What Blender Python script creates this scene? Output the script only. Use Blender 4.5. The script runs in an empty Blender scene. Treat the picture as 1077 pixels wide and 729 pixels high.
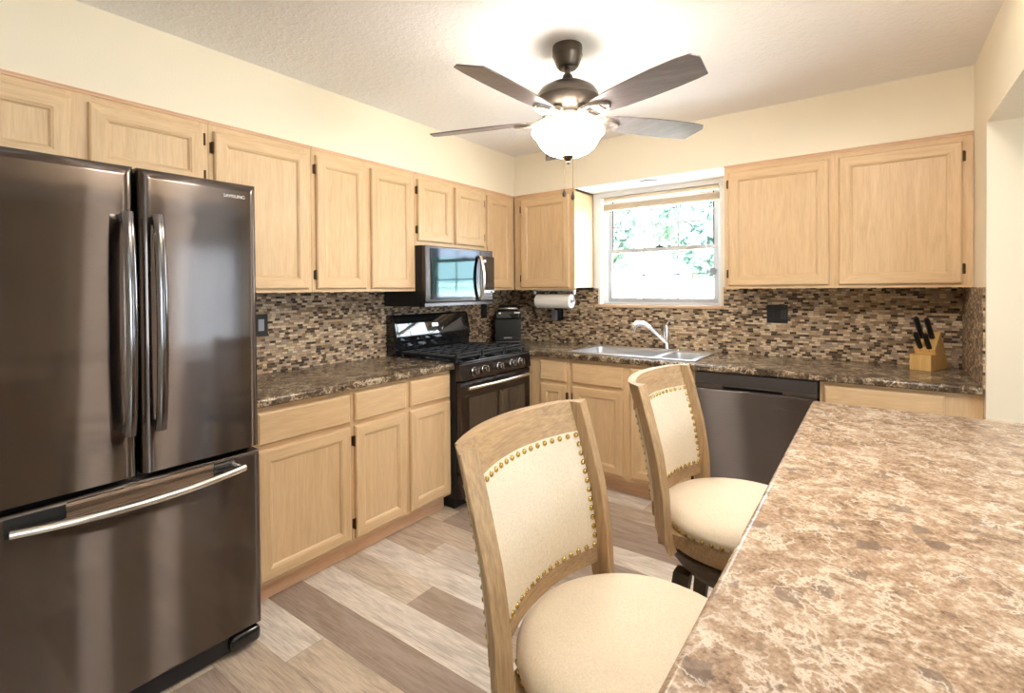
import bpy, bmesh, math, random
from mathutils import Vector, Matrix
random.seed(7)
PI = math.pi
scene = bpy.context.scene
COL = scene.collection

# ------------------------------------------------------------------ camera
W_PX, H_PX = 1077.0, 729.0
CX, CY, CZ = 2.7335, -3.673, 1.3702
YAW, PITCH, ROLL = 0.6294, -0.0104, -0.0081
FOC, PPX, PPY = 522.792, 538.5, 309.28
F = Vector((-math.sin(YAW)*math.cos(PITCH), math.cos(YAW)*math.cos(PITCH), math.sin(PITCH)))
R0 = Vector((math.cos(YAW), math.sin(YAW), 0))
U0 = R0.cross(F)
R1 = R0*math.cos(ROLL) + U0*math.sin(ROLL)
U1 = U0*math.cos(ROLL) - R0*math.sin(ROLL)
cam = bpy.data.cameras.new('camera')
cam.sensor_fit = 'HORIZONTAL'; cam.sensor_width = 36.0
cam.lens = FOC*36.0/W_PX
cam.shift_x = (W_PX/2-PPX)/W_PX
cam.shift_y = (PPY-H_PX/2)/W_PX
cam.clip_start = 0.05; cam.clip_end = 200
camo = bpy.data.objects.new('camera', cam); COL.objects.link(camo)
m = Matrix.Identity(4)
for i in range(3):
    m[i][0] = R1[i]; m[i][1] = U1[i]; m[i][2] = -F[i]
m[0][3], m[1][3], m[2][3] = CX, CY, CZ
camo.matrix_world = m
scene.camera = camo

# ------------------------------------------------------------------ light and exposure
scene.view_settings.view_transform = 'Standard'
scene.view_settings.look = 'None'
scene.view_settings.gamma = 1.0
scene.view_settings.use_curve_mapping = False
scene.view_settings.exposure = 1.0
SKY_STRENGTH = 7.0
BOWL_STRENGTH = 24.0
DOME_STRENGTH = 42.0
world = bpy.data.worlds.new('sky'); scene.world = world
world.use_nodes = True
wn = world.node_tree.nodes; wl = world.node_tree.links
bgn = wn['Background']; bgn.inputs[0].default_value = (0.80, 0.89, 1.0, 1); bgn.inputs[1].default_value = SKY_STRENGTH

sun = bpy.data.lights.new('sun', 'SUN'); sun.energy = 45.0; sun.angle = 0.02; sun.color = (1.0, 0.96, 0.9)
suno = bpy.data.objects.new('sun', sun); suno.rotation_euler = (math.radians(32), 0, 0); COL.objects.link(suno)

def portal(name, loc, rot, sx, sy):
    l = bpy.data.lights.new(name, 'AREA'); l.shape = 'RECTANGLE'; l.size = sx; l.size_y = sy
    l.cycles.is_portal = True
    o = bpy.data.objects.new(name, l); o.location = loc; o.rotation_euler = rot; COL.objects.link(o)
portal('portal_sink', (1.405, 0.16, 1.67), (-PI/2, 0, 0), 0.96, 0.90)
portal('portal_patio', (6.62, -0.5, 1.0), (0, PI/2, 0), 2.1, 0.95)
portal('portal_dining', (6.62, -3.95, 1.35), (0, PI/2, 0), 1.5, 1.7)

# ------------------------------------------------------------------ mesh helpers
ORIG = {}
class MB:
    def __init__(self): self.bm = bmesh.new()
    def _take(self, t, mi=0):
        for f in t.faces: f.material_index = mi
        me = bpy.data.meshes.new('tmp'); t.to_mesh(me); t.free()
        self.bm.from_mesh(me); bpy.data.meshes.remove(me)
    def box(self, x0, x1, y0, y1, z0, z1, b=0.0, seg=2, mi=0, M=None):
        t = bmesh.new()
        bmesh.ops.create_cube(t, size=1.0)
        for v in t.verts:
            v.co = Vector(((x0+x1)/2+v.co.x*(x1-x0), (y0+y1)/2+v.co.y*(y1-y0), (z0+z1)/2+v.co.z*(z1-z0)))
        if b > 0:
            bmesh.ops.bevel(t, geom=list(t.edges), offset=b, segments=seg, profile=0.5, affect='EDGES', clamp_overlap=True)
        if M: bmesh.ops.transform(t, matrix=M, verts=t.verts)
        self._take(t, mi); return self
    def prism(self, poly, axis, a, c, b=0.0, mi=0, M=None, seg=2):
        # poly: (u,v); axis 'x' -> (y,z), 'y' -> (x,z), 'z' -> (x,y)
        def P(u, v, w):
            return {'x': (w, u, v), 'y': (u, w, v), 'z': (u, v, w)}[axis]
        t = bmesh.new()
        A = [t.verts.new(P(u, v, a)) for u, v in poly]; B = [t.verts.new(P(u, v, c)) for u, v in poly]
        n = len(poly)
        t.faces.new(A); t.faces.new(B)
        for i in range(n): t.faces.new((A[i], A[(i+1) % n], B[(i+1) % n], B[i]))
        bmesh.ops.recalc_face_normals(t, faces=t.faces)
        if b > 0:
            bmesh.ops.bevel(t, geom=list(t.edges), offset=b, segments=seg, profile=0.5, affect='EDGES', clamp_overlap=True)
        if M: bmesh.ops.transform(t, matrix=M, verts=t.verts)
        self._take(t, mi); return self
    def lathe(self, prof, c=(0, 0, 0), n=32, axis='z', M=None, mi=0):
        t = bmesh.new(); rings = []
        for r, z in prof:
            if r < 1e-5: rings.append([t.verts.new((0, 0, z))])
            else: rings.append([t.verts.new((r*math.cos(2*PI*k/n), r*math.sin(2*PI*k/n), z)) for k in range(n)])
        for a, b in zip(rings, rings[1:]):
            if len(a) == 1 and len(b) == 1: continue
            for k in range(n):
                k2 = (k+1) % n
                if len(a) == 1: t.faces.new((a[0], b[k2], b[k]))
                elif len(b) == 1: t.faces.new((a[k], a[k2], b[0]))
                else: t.faces.new((a[k], a[k2], b[k2], b[k]))
        if len(rings[0]) > 1: t.faces.new(rings[0])
        if len(rings[-1]) > 1: t.faces.new(rings[-1])
        bmesh.ops.recalc_face_normals(t, faces=t.faces)
        RM = {'z': Matrix.Identity(4), 'x': Matrix.Rotation(PI/2, 4, 'Y'), 'y': Matrix.Rotation(-PI/2, 4, 'X')}[axis]
        MM = Matrix.Translation(c) @ RM
        if M: MM = M @ MM
        bmesh.ops.transform(t, matrix=MM, verts=t.verts)
        self._take(t, mi); return self
    def tube(self, pts, r, n=10, r2=None, closed=False, mi=0, up=None, M=None):
        # r: number or list; r2: second half-axis (flat bars)
        pts = [Vector(p) for p in pts]; N = len(pts)
        rs = r if isinstance(r, (list, tuple)) else [r]*N
        r2s = r2 if isinstance(r2, (list, tuple)) else ([r2]*N if r2 else rs)
        t = bmesh.new(); rings = []
        nrm = None
        for i, p in enumerate(pts):
            if closed: d = pts[(i+1) % N]-pts[i-1]
            else: d = pts[min(i+1, N-1)]-pts[max(i-1, 0)]
            d.normalize()
            if nrm is None:
                a = Vector(up) if up else (Vector((0, 0, 1)) if abs(d.z) < 0.9 else Vector((1, 0, 0)))
                nrm = (a-d*a.dot(d)).normalized()
            else:
                nrm = (nrm-d*nrm.dot(d)).normalized()
            bn = d.cross(nrm)
            rings.append([t.verts.new(p+nrm*rs[i]*math.cos(2*PI*k/n)+bn*r2s[i]*math.sin(2*PI*k/n)) for k in range(n)])
        pairs = list(zip(rings, rings[1:]))
        if closed: pairs.append((rings[-1], rings[0]))
        for a, b in pairs:
            for k in range(n): t.faces.new((a[k], a[(k+1) % n], b[(k+1) % n], b[k]))
        if not closed:
            t.faces.new(rings[0]); t.faces.new(rings[-1])
        bmesh.ops.recalc_face_normals(t, faces=t.faces)
        if M: bmesh.ops.transform(t, matrix=M, verts=t.verts)
        self._take(t, mi); return self
    def loft(self, secs, mi=0, M=None, cap=True):
        t = bmesh.new(); rings = [[t.verts.new(p) for p in s] for s in secs]; n = len(rings[0])
        for a, b in zip(rings, rings[1:]):
            for k in range(n): t.faces.new((a[k], a[(k+1) % n], b[(k+1) % n], b[k]))
        if cap: t.faces.new(rings[0]); t.faces.new(rings[-1])
        bmesh.ops.recalc_face_normals(t, faces=t.faces)
        if M: bmesh.ops.transform(t, matrix=M, verts=t.verts)
        self._take(t, mi); return self
    def sheet(self, fn, us, vs, back=None, mi=0):
        # height-field sheet P = fn(u,v); closed with the back surface back(u,v)
        t = bmesh.new()
        G = [[t.verts.new(fn(u, v)) for v in vs] for u in us]
        nu, nv = len(us), len(vs)
        for i in range(nu-1):
            for j in range(nv-1): t.faces.new((G[i][j], G[i+1][j], G[i+1][j+1], G[i][j+1]))
        if back:
            K = [[t.verts.new(back(u, v)) for v in vs] for u in us]
            for i in range(nu-1):
                for j in range(nv-1): t.faces.new((K[i][j], K[i][j+1], K[i+1][j+1], K[i+1][j]))
            for i in range(nu-1):
                t.faces.new((G[i][0], K[i][0], K[i+1][0], G[i+1][0])); t.faces.new((G[i][-1], G[i+1][-1], K[i+1][-1], K[i][-1]))
            for j in range(nv-1):
                t.faces.new((G[0][j], G[0][j+1], K[0][j+1], K[0][j])); t.faces.new((G[-1][j], K[-1][j], K[-1][j+1], G[-1][j+1]))
        bmesh.ops.recalc_face_normals(t, faces=t.faces)
        self._take(t, mi); return self
    def build(self, name, mat, parent=None, smooth=35, origin=None):
        bm = self.bm
        if parent is not None: o0 = ORIG[parent.name]
        elif origin is not None: o0 = Vector(origin)
        else:
            xs = [v.co for v in bm.verts]
            o0 = Vector(((min(c.x for c in xs)+max(c.x for c in xs))/2, (min(c.y for c in xs)+max(c.y for c in xs))/2, min(c.z for c in xs)))
        for v in bm.verts: v.co -= o0
        me = bpy.data.meshes.new(name); bm.to_mesh(me); bm.free()
        for mm in (mat if isinstance(mat, (list, tuple)) else [mat]): me.materials.append(mm)
        if smooth:
            me.polygons.foreach_set('use_smooth', [True]*len(me.polygons))
            me.set_sharp_from_angle(angle=math.radians(smooth))
        o = bpy.data.objects.new(name, me); COL.objects.link(o)
        if smooth:
            wnm = o.modifiers.new('weighted_normals', 'WEIGHTED_NORMAL'); wnm.keep_sharp = True; wnm.weight = 80
        if parent is not None: o.parent = parent
        else: o.location = o0
        ORIG[o.name] = o0
        return o

def tag(o, label, cat, group=None):
    o['label'] = label; o['category'] = cat
    if group: o['group'] = group
    return o
def thing(name, label, cat, loc, rotz=None, group=None):
    o = bpy.data.objects.new(name, None); COL.objects.link(o)
    o.empty_display_size = 0.1
    o.location = loc
    ORIG[o.name] = Vector(loc)
    if rotz is not None:            # parts of turned things are modelled in the thing's own frame
        o.rotation_euler = (0, 0, rotz); ORIG[o.name] = Vector((0, 0, 0))
    return tag(o, label, cat, group)
def struct(o): o['kind'] = 'structure'; return o
def copy_part(src, parent, loc=None, rot=None):
    c = src.copy(); COL.objects.link(c); c.parent = parent
    if loc is not None: c.location = loc
    if rot is not None: c.rotation_euler = rot
    ORIG[c.name] = ORIG[src.name]
    return c
def copy_tree(o, parent=None):
    c = o.copy(); COL.objects.link(c)
    if parent is not None: c.parent = parent
    ORIG[c.name] = ORIG[o.name]
    for ch in list(o.children): copy_tree(ch, c)
    return c
def text_part(name, body, size, M, mat, parent, depth=0.0006):
    cu = bpy.data.curves.new(name, 'FONT'); cu.body = body; cu.size = size; cu.extrude = depth
    cu.align_x = 'CENTER'; cu.align_y = 'CENTER'
    to = bpy.data.objects.new(name+'_curve', cu); COL.objects.link(to)
    dg = bpy.context.evaluated_depsgraph_get()
    me = bpy.data.meshes.new_from_object(to.evaluated_get(dg))
    bpy.data.objects.remove(to); bpy.data.curves.remove(cu)
    me.name = name; me.materials.clear(); me.materials.append(mat)
    me.transform(M); me.transform(Matrix.Translation(-ORIG[parent.name]))
    o = bpy.data.objects.new(name, me); COL.objects.link(o); o.parent = parent
    ORIG[o.name] = ORIG[parent.name]
    return o

# ------------------------------------------------------------------ materials
def s2l(c):
    return tuple((x/12.92 if x <= 0.04045 else ((x+0.055)/1.055)**2.4) for x in (v/255.0 for v in c))
class NT:
    def __init__(self, name):
        self.m = bpy.data.materials.new(name); self.m.use_nodes = True
        self.t = self.m.node_tree; self.b = self.t.nodes['Principled BSDF']
    def n(self, typ, **kw):
        nd = self.t.nodes.new(typ)
        for k, v in kw.items(): setattr(nd, k, v)
        return nd
    def l(self, a, b): self.t.links.new(a, b)
    def setin(self, nd, **kw):
        for k, v in kw.items(): nd.inputs[k].default_value = v
        return nd
    def math(self, op, a, b=None, c=None):
        nd = self.n('ShaderNodeMath', operation=op)
        for i, v in enumerate((a, b, c)):
            if v is None: continue
            if isinstance(v, (int, float)): nd.inputs[i].default_value = v
            else: self.l(v, nd.inputs[i])
        return nd.outputs[0]
    def ramp(self, fac, stops, interp='LINEAR'):
        nd = self.n('ShaderNodeValToRGB'); cr = nd.color_ramp; cr.interpolation = interp
        while len(cr.elements) < len(stops): cr.elements.new(0.5)
        for e, (p, c) in zip(cr.elements, stops):
            e.position = p; e.color = tuple(c)+(1,)
        self.l(fac, nd.inputs[0]); return nd.outputs[0]
    def mix(self, fac, a, b, blend='MIX'):
        nd = self.n('ShaderNodeMix', data_type='RGBA', blend_type=blend)
        for v, i in ((fac, 0), (a, 6), (b, 7)):
            if isinstance(v, (int, float)): nd.inputs[i].default_value = v
            elif isinstance(v, tuple): nd.inputs[i].default_value = tuple(v)+(1,)
            else: self.l(v, nd.inputs[i])
        return nd.outputs[2]
    def coord(self, kind='Object', scale=(1, 1, 1), rot=(0, 0, 0)):
        tc = self.n('ShaderNodeTexCoord'); mp = self.n('ShaderNodeMapping')
        mp.inputs['Scale'].default_value = scale; mp.inputs['Rotation'].default_value = rot
        self.l(tc.outputs[kind], mp.inputs[0]); return mp.outputs[0]
    def noise(self, vec, scale=5, detail=4, rough=0.5, dist=0.0):
        nd = self.n('ShaderNodeTexNoise')
        self.setin(nd, Scale=scale, Detail=detail, Roughness=rough, Distortion=dist)
        self.l(vec, nd.inputs['Vector']); return nd.outputs['Fac']
    def bump(self, h, strength=0.2, dist=0.002):
        nd = self.n('ShaderNodeBump'); nd.inputs['Strength'].default_value = strength; nd.inputs['Distance'].default_value = dist
        self.l(h, nd.inputs['Height']); self.l(nd.outputs[0], self.b.inputs['Normal'])
def simple(name, rgb, rough=0.5, metal=0.0, coat=0.0, **kw):
    t = NT(name)
    t.b.inputs['Base Color'].default_value = tuple(rgb)+(1,)
    t.b.inputs['Roughness'].default_value = rough; t.b.inputs['Metallic'].default_value = metal
    t.b.inputs['Coat Weight'].default_value = coat
    for k, v in kw.items(): t.b.inputs[k].default_value = v
    # faint surface mottling keeps every material procedural
    nz = t.noise(t.coord('Object'), 60, 2)
    t.l(t.math('MULTIPLY_ADD', nz, 0.06, rough-0.03), t.b.inputs['Roughness'])
    return t.m
def oak(name, axis, light, dark, rough=0.42, bw=0.45):
    t = NT(name)
    sc = {'z': (1, 1, 0.06), 'y': (1, 0.06, 1), 'x': (0.06, 1, 1)}[axis]
    v = t.coord('Object', sc)
    fine = t.noise(v, 190, 3, 0.6)
    broad = t.noise(v, 22, 3, 0.55, 1.2)
    sc2 = {'z': (1, 1, 0.16), 'y': (1, 0.16, 1), 'x': (0.16, 1, 1)}[axis]
    v2 = t.coord('Object', sc2)
    big = t.noise(v2, 6, 2, 0.5, 0.6)
    rings = t.math('FRACT', t.math('MULTIPLY', big, 9.0))
    rings = t.math('ABSOLUTE', t.math('SUBTRACT', rings, 0.5))
    f = t.math('ADD', t.math('MULTIPLY', fine, 0.95-bw), t.math('MULTIPLY', broad, bw))
    f = t.math('ADD', f, t.math('MULTIPLY', rings, 0.16))
    c = t.ramp(f, [(0.32, dark), (0.52, tuple((a*0.45+b*0.55) for a, b in zip(dark, light))), (0.70, light)])
    t.l(c, t.b.inputs['Base Color'])
    t.b.inputs['Roughness'].default_value = rough
    t.bump(fine, 0.10, 0.001)
    return t.m
OL, OD = s2l((228, 199, 158)), s2l((206, 171, 128))
oak_z = oak('oak_vertical', 'z', OL, OD); oak_y = oak('oak_along_y', 'y', OL, OD); oak_x = oak('oak_along_x', 'x', OL, OD)
OAKH = {'y': oak_y, 'x': oak_x}
kick_y = oak('kick_oak_y', 'y', s2l((234, 196, 162)), s2l((212, 168, 130)))
kick_x = oak('kick_oak_x', 'x', s2l((234, 196, 162)), s2l((212, 168, 130)))
STL, STD = s2l((194, 164, 124)), s2l((152, 124, 92))
stool_z = oak('weathered_oak_z', 'z', STL, STD, 0.5, 0.2); stool_y = oak('weathered_oak_y', 'y', STL, STD, 0.5, 0.2)
stool_dark = oak('stool_dark_oak', 'z', s2l((96, 78, 58)), s2l((60, 48, 36)), 0.5)
blade_m = oak('fan_blade_walnut', 'x', s2l((134, 124, 126)), s2l((106, 96, 98)), 0.34)

def paint(name, rgb, bumpy=0.0, scale=90, rough=0.8):
    t = NT(name); v = t.coord('Object')
    n1 = t.noise(v, 3, 3)
    c = t.mix(n1, tuple(x*0.985 for x in rgb), tuple(min(1, x*1.01) for x in rgb))
    t.l(c, t.b.inputs['Base Color']); t.b.inputs['Roughness'].default_value = rough
    if bumpy:
        n2 = t.noise(v, scale, 3, 0.6)
        t.bump(t.ramp(n2, [(0.45, (0, 0, 0)), (0.62, (1, 1, 1))]), bumpy, 0.004)
    return t.m
wall_m = paint('cream_wall_paint', s2l((246, 235, 212)), 0.08, 160)
dining_m = paint('tan_wall_paint', s2l((196, 178, 152)), 0.08, 160)
ceil_m = paint('ceiling_paint', s2l((250, 246, 245)), 0.35, 38)
white_m = paint('white_trim_daylight', s2l((244, 244, 244)), 0.0)
sash_m = paint('sash_vinyl', s2l((196, 198, 202)), 0.0, rough=0.4)
vinyl_m = paint('white_vinyl', s2l((240, 242, 244)), 0.0, rough=0.4)

def granite(name, stops, blotch, vein, rough, blot_amt, vein_amt):
    """breccia laminate: crushed mottling at several sizes, scattered angular stones, broken pale veins"""
    t = NT(name); v = t.coord('Object', (1, 1, 1), (0.35, 0.2, 0.6))
    wv = t.n('ShaderNodeTexNoise'); t.setin(wv, Scale=6.0, Detail=3); t.l(v, wv.inputs['Vector'])
    mv = t.n('ShaderNodeMix', data_type='VECTOR'); mv.inputs[0].default_value = 0.06
    t.l(v, mv.inputs[4]); t.l(wv.outputs['Color'], mv.inputs[5]); w = mv.outputs[1]
    a = t.noise(w, 11, 6, 0.62); c_ = t.noise(w, 46, 7, 0.72); d_ = t.noise(v, 170, 3, 0.6)
    f = t.math('ADD', t.math('ADD', t.math('MULTIPLY', a, 0.30), t.math('MULTIPLY', c_, 0.46)), t.math('MULTIPLY', d_, 0.26))
    c = t.ramp(f, stops)
    def stones(sc, keep, size, amt, c):
        vo = t.n('ShaderNodeTexVoronoi', feature='F1', distance='MANHATTAN'); vo.inputs['Scale'].default_value = sc; t.l(w, vo.inputs['Vector'])
        sp = t.n('ShaderNodeSeparateColor'); t.l(vo.outputs['Color'], sp.inputs[0])
        edge = t.ramp(t.math('ADD', vo.outputs['Distance'], t.math('MULTIPLY', c_, 0.25)), [(size, (1, 1, 1)), (size+0.06, (0, 0, 0))])
        m = t.math('MULTIPLY', t.math('GREATER_THAN', sp.outputs[0], keep), edge)
        sh = t.mix(sp.outputs[1], blotch, tuple(x*0.62 for x in blotch))
        return t.mix(t.math('MULTIPLY', m, amt), c, sh)
    c = stones(20, 0.76, 0.62, blot_amt, c)
    c = stones(48, 0.80, 0.60, blot_amt*0.7, c)
    def ridge(sc, wd, dist, det=6):
        n = t.noise(w, sc, det, 0.62, dist)
        return t.ramp(t.math('ABSOLUTE', t.math('SUBTRACT', n, 0.5)), [(0.0, (1, 1, 1)), (wd, (0, 0, 0))])
    br = t.ramp(t.noise(v, 6.5, 3), [(0.40, (0, 0, 0)), (0.52, (1, 1, 1))])
    br2 = t.ramp(t.noise(v, 13, 3), [(0.42, (0, 0, 0)), (0.54, (1, 1, 1))])
    vm = t.math('MAXIMUM', t.math('MULTIPLY', ridge(6, 0.016, 0.0, 9), br), t.math('MULTIPLY', ridge(17, 0.026, 0.0, 9), br2))
    c = t.mix(t.math('MULTIPLY', vm, vein_amt), c, vein)
    t.l(c, t.b.inputs['Base Color']); t.b.inputs['Roughness'].default_value = rough
    return t.m
counter_m = granite('dark_brown_laminate', [(0.41, s2l((40, 31, 24))), (0.48, s2l((78, 62, 48))), (0.545, s2l((108, 90, 70))), (0.61, s2l((176, 156, 128)))],
                    s2l((92, 80, 70)), s2l((214, 196, 168)), 0.21, 0.5, 0.85)
island_m = granite('tan_laminate', [(0.40, s2l((106, 84, 68))), (0.46, s2l((148, 122, 100))), (0.53, s2l((176, 150, 126))), (0.61, s2l((212, 196, 176)))],
                   s2l((128, 110, 98)), s2l((230, 216, 198)), 0.24, 0.7, 0.85)

def mosaic(name, uaxis):
    t = NT(name)
    g = t.n('ShaderNodeNewGeometry'); sp = t.n('ShaderNodeSeparateXYZ'); t.l(g.outputs['Position'], sp.inputs[0])
    u = sp.outputs['XYZ'.index(uaxis)]; z = sp.outputs[2]
    H, Wd = 0.0138, 0.029
    rowf = t.math('DIVIDE', z, H); row = t.math('FLOOR', rowf)
    wn0 = t.n('ShaderNodeTexWhiteNoise', noise_dimensions='1D'); t.l(row, wn0.inputs['W'])
    ww = t.math('MULTIPLY_ADD', wn0.outputs[0], 0.5, 0.75)
    uf = t.math('ADD', t.math('DIVIDE', t.math('DIVIDE', u, Wd), ww), t.math('MULTIPLY', wn0.outputs[0], 37.0))
    colf = t.math('FLOOR', uf)
    cv = t.n('ShaderNodeCombineXYZ'); t.l(colf, cv.inputs[0]); t.l(row, cv.inputs[1])
    wn1 = t.n('ShaderNodeTexWhiteNoise', noise_dimensions='2D'); t.l(cv.outputs[0], wn1.inputs['Vector'])
    tile = t.ramp(wn1.outputs['Value'], [(0.0, s2l((66, 52, 42))), (0.12, s2l((96, 80, 64))), (0.24, s2l((146, 124, 100))),
                                        (0.42, s2l((190, 166, 138))), (0.62, s2l((216, 198, 170))), (0.84, s2l((170, 154, 138)))], 'CONSTANT')
    nz = t.noise(t.coord('Object', (1, 1, 1)), 70, 3)
    tile = t.mix(0.35, tile, t.ramp(nz, [(0.3, (0.12, 0.08, 0.05)), (0.7, (0.75, 0.62, 0.48))]), 'SOFT_LIGHT')
    fu = t.math('ABSOLUTE', t.math('SUBTRACT', t.math('FRACT', uf), 0.5)); fz = t.math('ABSOLUTE', t.math('SUBTRACT', t.math('FRACT', rowf), 0.5))
    gr = t.math('MAXIMUM', t.math('GREATER_THAN', fu, 0.475), t.math('GREATER_THAN', fz, 0.44))
    c = t.mix(gr, tile, s2l((136, 118, 98)))
    t.l(c, t.b.inputs['Base Color'])
    t.l(t.math('MULTIPLY_ADD', wn1.outputs['Value'], 0.30, 0.35), t.b.inputs['Roughness']); t.b.inputs['Specular IOR Level'].default_value = 0.35
    t.bump(t.math('SUBTRACT', 1.0, gr), 0.5, 0.002)
    return t.m
mosaic_x = mosaic('mosaic_tile_x', 'X'); mosaic_y = mosaic('mosaic_tile_y', 'Y')

def planks(name):
    t = NT(name)
    g = t.n('ShaderNodeNewGeometry'); sp = t.n('ShaderNodeSeparateXYZ'); t.l(g.outputs['Position'], sp.inputs[0])
    x, y = sp.outputs[0], sp.outputs[1]
    H, L = 0.163, 1.22
    rowf = t.math('DIVIDE', t.math('ADD', y, 0.094), H); row = t.math('FLOOR', rowf)
    # the laying pattern: tone and joint offset of each course, repeated every 16 courses
    tones = [0.46, 0.42, 0.13, 0.06, 0.44, 0.70, 0.36, 0.68, 0.60, 0.20, 0.44, 0.78, 0.10, 0.55, 0.26, 0.70]
    joints = [0.62, 0.35, 0.82, 0.197, 0.63, 0.60, 0.107, 0.66, 0.30, 0.74, 0.45, 0.15, 0.90, 0.40, 0.05, 0.70]
    k = t.math('DIVIDE', t.math('ADD', t.math('FLOORED_MODULO', t.math('ADD', row, 19.0), 16.0), 0.5), 16.0)
    def seq(vals): return t.ramp(k, [(q/16.0, (v_, v_, v_)) for q, v_ in enumerate(vals)], 'CONSTANT')
    uf = t.math('ADD', t.math('DIVIDE', x, L), seq(joints)); cf = t.math('FLOOR', uf)
    rnd = t.math('FRACT', t.math('ADD', seq(tones), t.math('MULTIPLY', cf, 0.37)))
    gv = t.n('ShaderNodeCombineXYZ'); t.l(t.math('MULTIPLY', x, 0.06), gv.inputs[0]); t.l(y, gv.inputs[1]); t.l(t.math('MULTIPLY', rnd, 40.0), gv.inputs[2])
    grain = t.noise(gv.outputs[0], 150, 5, 0.65, 0.5)
    gv2 = t.n('ShaderNodeCombineXYZ'); t.l(t.math('MULTIPLY', x, 0.22), gv2.inputs[0]); t.l(y, gv2.inputs[1]); t.l(t.math('MULTIPLY', rnd, 23.0), gv2.inputs[2])
    swirl = t.noise(gv2.outputs[0], 12, 3, 0.55, 1.6)
    base = t.ramp(rnd, [(0.0, s2l((242, 234, 224))), (0.22, s2l((236, 226, 214))), (0.42, s2l((222, 206, 186))), (0.62, s2l((204, 186, 168))), (0.84, s2l((172, 155, 144))), (0.92, s2l((178, 161, 148))), (1.0, s2l((240, 230, 218)))])
    dk = t.mix(0.50, base, s2l((112, 92, 80)))
    f = t.math('ADD', t.math('MULTIPLY', grain, 0.6), t.math('MULTIPLY', swirl, 0.4))
    c = t.mix(t.ramp(f, [(0.38, (1, 1, 1)), (0.60, (0, 0, 0))]), base, dk)
    fu = t.math('ABSOLUTE', t.math('SUBTRACT', t.math('FRACT', uf), 0.5)); fy = t.math('ABSOLUTE', t.math('SUBTRACT', t.math('FRACT', rowf), 0.5))
    gap = t.math('MAXIMUM', t.math('GREATER_THAN', fu, 0.4985), t.math('GREATER_THAN', fy, 0.491))
    c = t.mix(t.math('MULTIPLY', gap, 0.35), c, s2l((92, 78, 68)))
    t.l(c, t.b.inputs['Base Color']); t.b.inputs['Roughness'].default_value = 0.20
    t.bump(f, 0.06, 0.001)
    return t.m
floor_m = planks('vinyl_plank_floor')

def brushed(name, rgb, rough=0.25, aniso=0.6, rot=0.0, axis='Z', metal=1.0):
    t = NT(name)
    t.b.inputs['Base Color'].default_value = tuple(rgb)+(1,); t.b.inputs['Metallic'].default_value = metal
    t.b.inputs['Roughness'].default_value = rough; t.b.inputs['Anisotropic'].default_value = aniso; t.b.inputs['Anisotropic Rotation'].default_value = rot
    tg = t.n('ShaderNodeTangent', direction_type='RADIAL', axis=axis); t.l(tg.outputs[0], t.b.inputs['Tangent'])
    nz = t.noise(t.coord('Object', (3, 3, 900)), 1.0, 3, 0.6)
    t.l(t.math('MULTIPLY_ADD', nz, 0.10, rough-0.05), t.b.inputs['Roughness'])
    return t.m
def two_lobe(name, rgb, sharp, across, along, mixf):
    # brushed sheet steel under lacquer: a sharp reflection plus one drawn out across the horizontal brushing
    t = NT(name); out = t.t.nodes['Material Output']
    t.b.inputs['Base Color'].default_value = tuple(rgb)+(1,); t.b.inputs['Metallic'].default_value = 1.0; t.b.inputs['Roughness'].default_value = sharp
    g = t.n('ShaderNodeBsdfAnisotropic'); g.inputs['Color'].default_value = tuple(rgb)+(1,)
    r_ = (across*along)**0.25; g.inputs['Anisotropy'].default_value = 1-math.sqrt(across/along); g.inputs['Rotation'].default_value = 0.0
    tg = t.n('ShaderNodeTangent', direction_type='RADIAL', axis='Z'); t.l(tg.outputs[0], g.inputs['Tangent'])
    nz = t.noise(t.coord('Object', (3, 3, 700)), 1.0, 3, 0.6)
    t.l(t.math('MULTIPLY_ADD', nz, 0.03, r_-0.015), g.inputs['Roughness'])
    mx = t.n('ShaderNodeMixShader'); mx.inputs[0].default_value = mixf
    t.l(t.b.outputs[0], mx.inputs[1]); t.l(g.outputs[0], mx.inputs[2]); t.l(mx.outputs[0], out.inputs['Surface'])
    return t.m
fridge_m = two_lobe('black_stainless', s2l((112, 103, 98)), 0.08, 0.0025, 0.60, 0.66)
dish_m = two_lobe('black_stainless_dark', s2l((116, 109, 108)), 0.14, 0.012, 0.5, 0.7)
range_m = brushed('range_black_stainless', s2l((86, 81, 81)), 0.28, 0.5)
micro_m = brushed('microwave_black_stainless', s2l((88, 84, 84)), 0.25, 0.5)
handle_m = simple('handle_steel', s2l((128, 126, 128)), 0.14, 1.0)
knob_m = simple('knob_steel', s2l((150, 148, 148)), 0.22, 1.0)
bright_m = simple('bright_steel', s2l((222, 218, 212)), 0.25, 1.0)
chrome_m = simple('chrome', s2l((235, 236, 240)), 0.08, 1.0)
sink_m = simple('sink_steel', s2l((226, 228, 232)), 0.38, 1.0)
black_m = simple('black_plastic', (0.012, 0.012, 0.013), 0.35)
gloss_m = simple('black_enamel', (0.010, 0.010, 0.011), 0.07, 0.0, 0.5)
glassb_m = simple('black_glass', (0.014, 0.014, 0.016), 0.04, 0.0, 1.0, **{'Specular IOR Level': 1.0})
mirror_m = simple('smoked_mirror_glass', s2l((56, 72, 72)), 0.05, 1.0)
micro_glass_m = simple('microwave_mirror_glass', s2l((64, 68, 74)), 0.08, 1.0)
iron_m = simple('cast_iron', (0.018, 0.018, 0.02), 0.5)
side_m = simple('dark_grey_side', (0.03, 0.03, 0.032), 0.4)
bronze_m = simple('hinge_bronze', s2l((86, 66, 42)), 0.4, 0.8)
nickel_m = simple('fan_pewter', s2l((92, 84, 76)), 0.32, 0.9)
nickel_b = simple('fan_brushed_nickel', s2l((176, 168, 158)), 0.3, 0.9)
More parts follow.
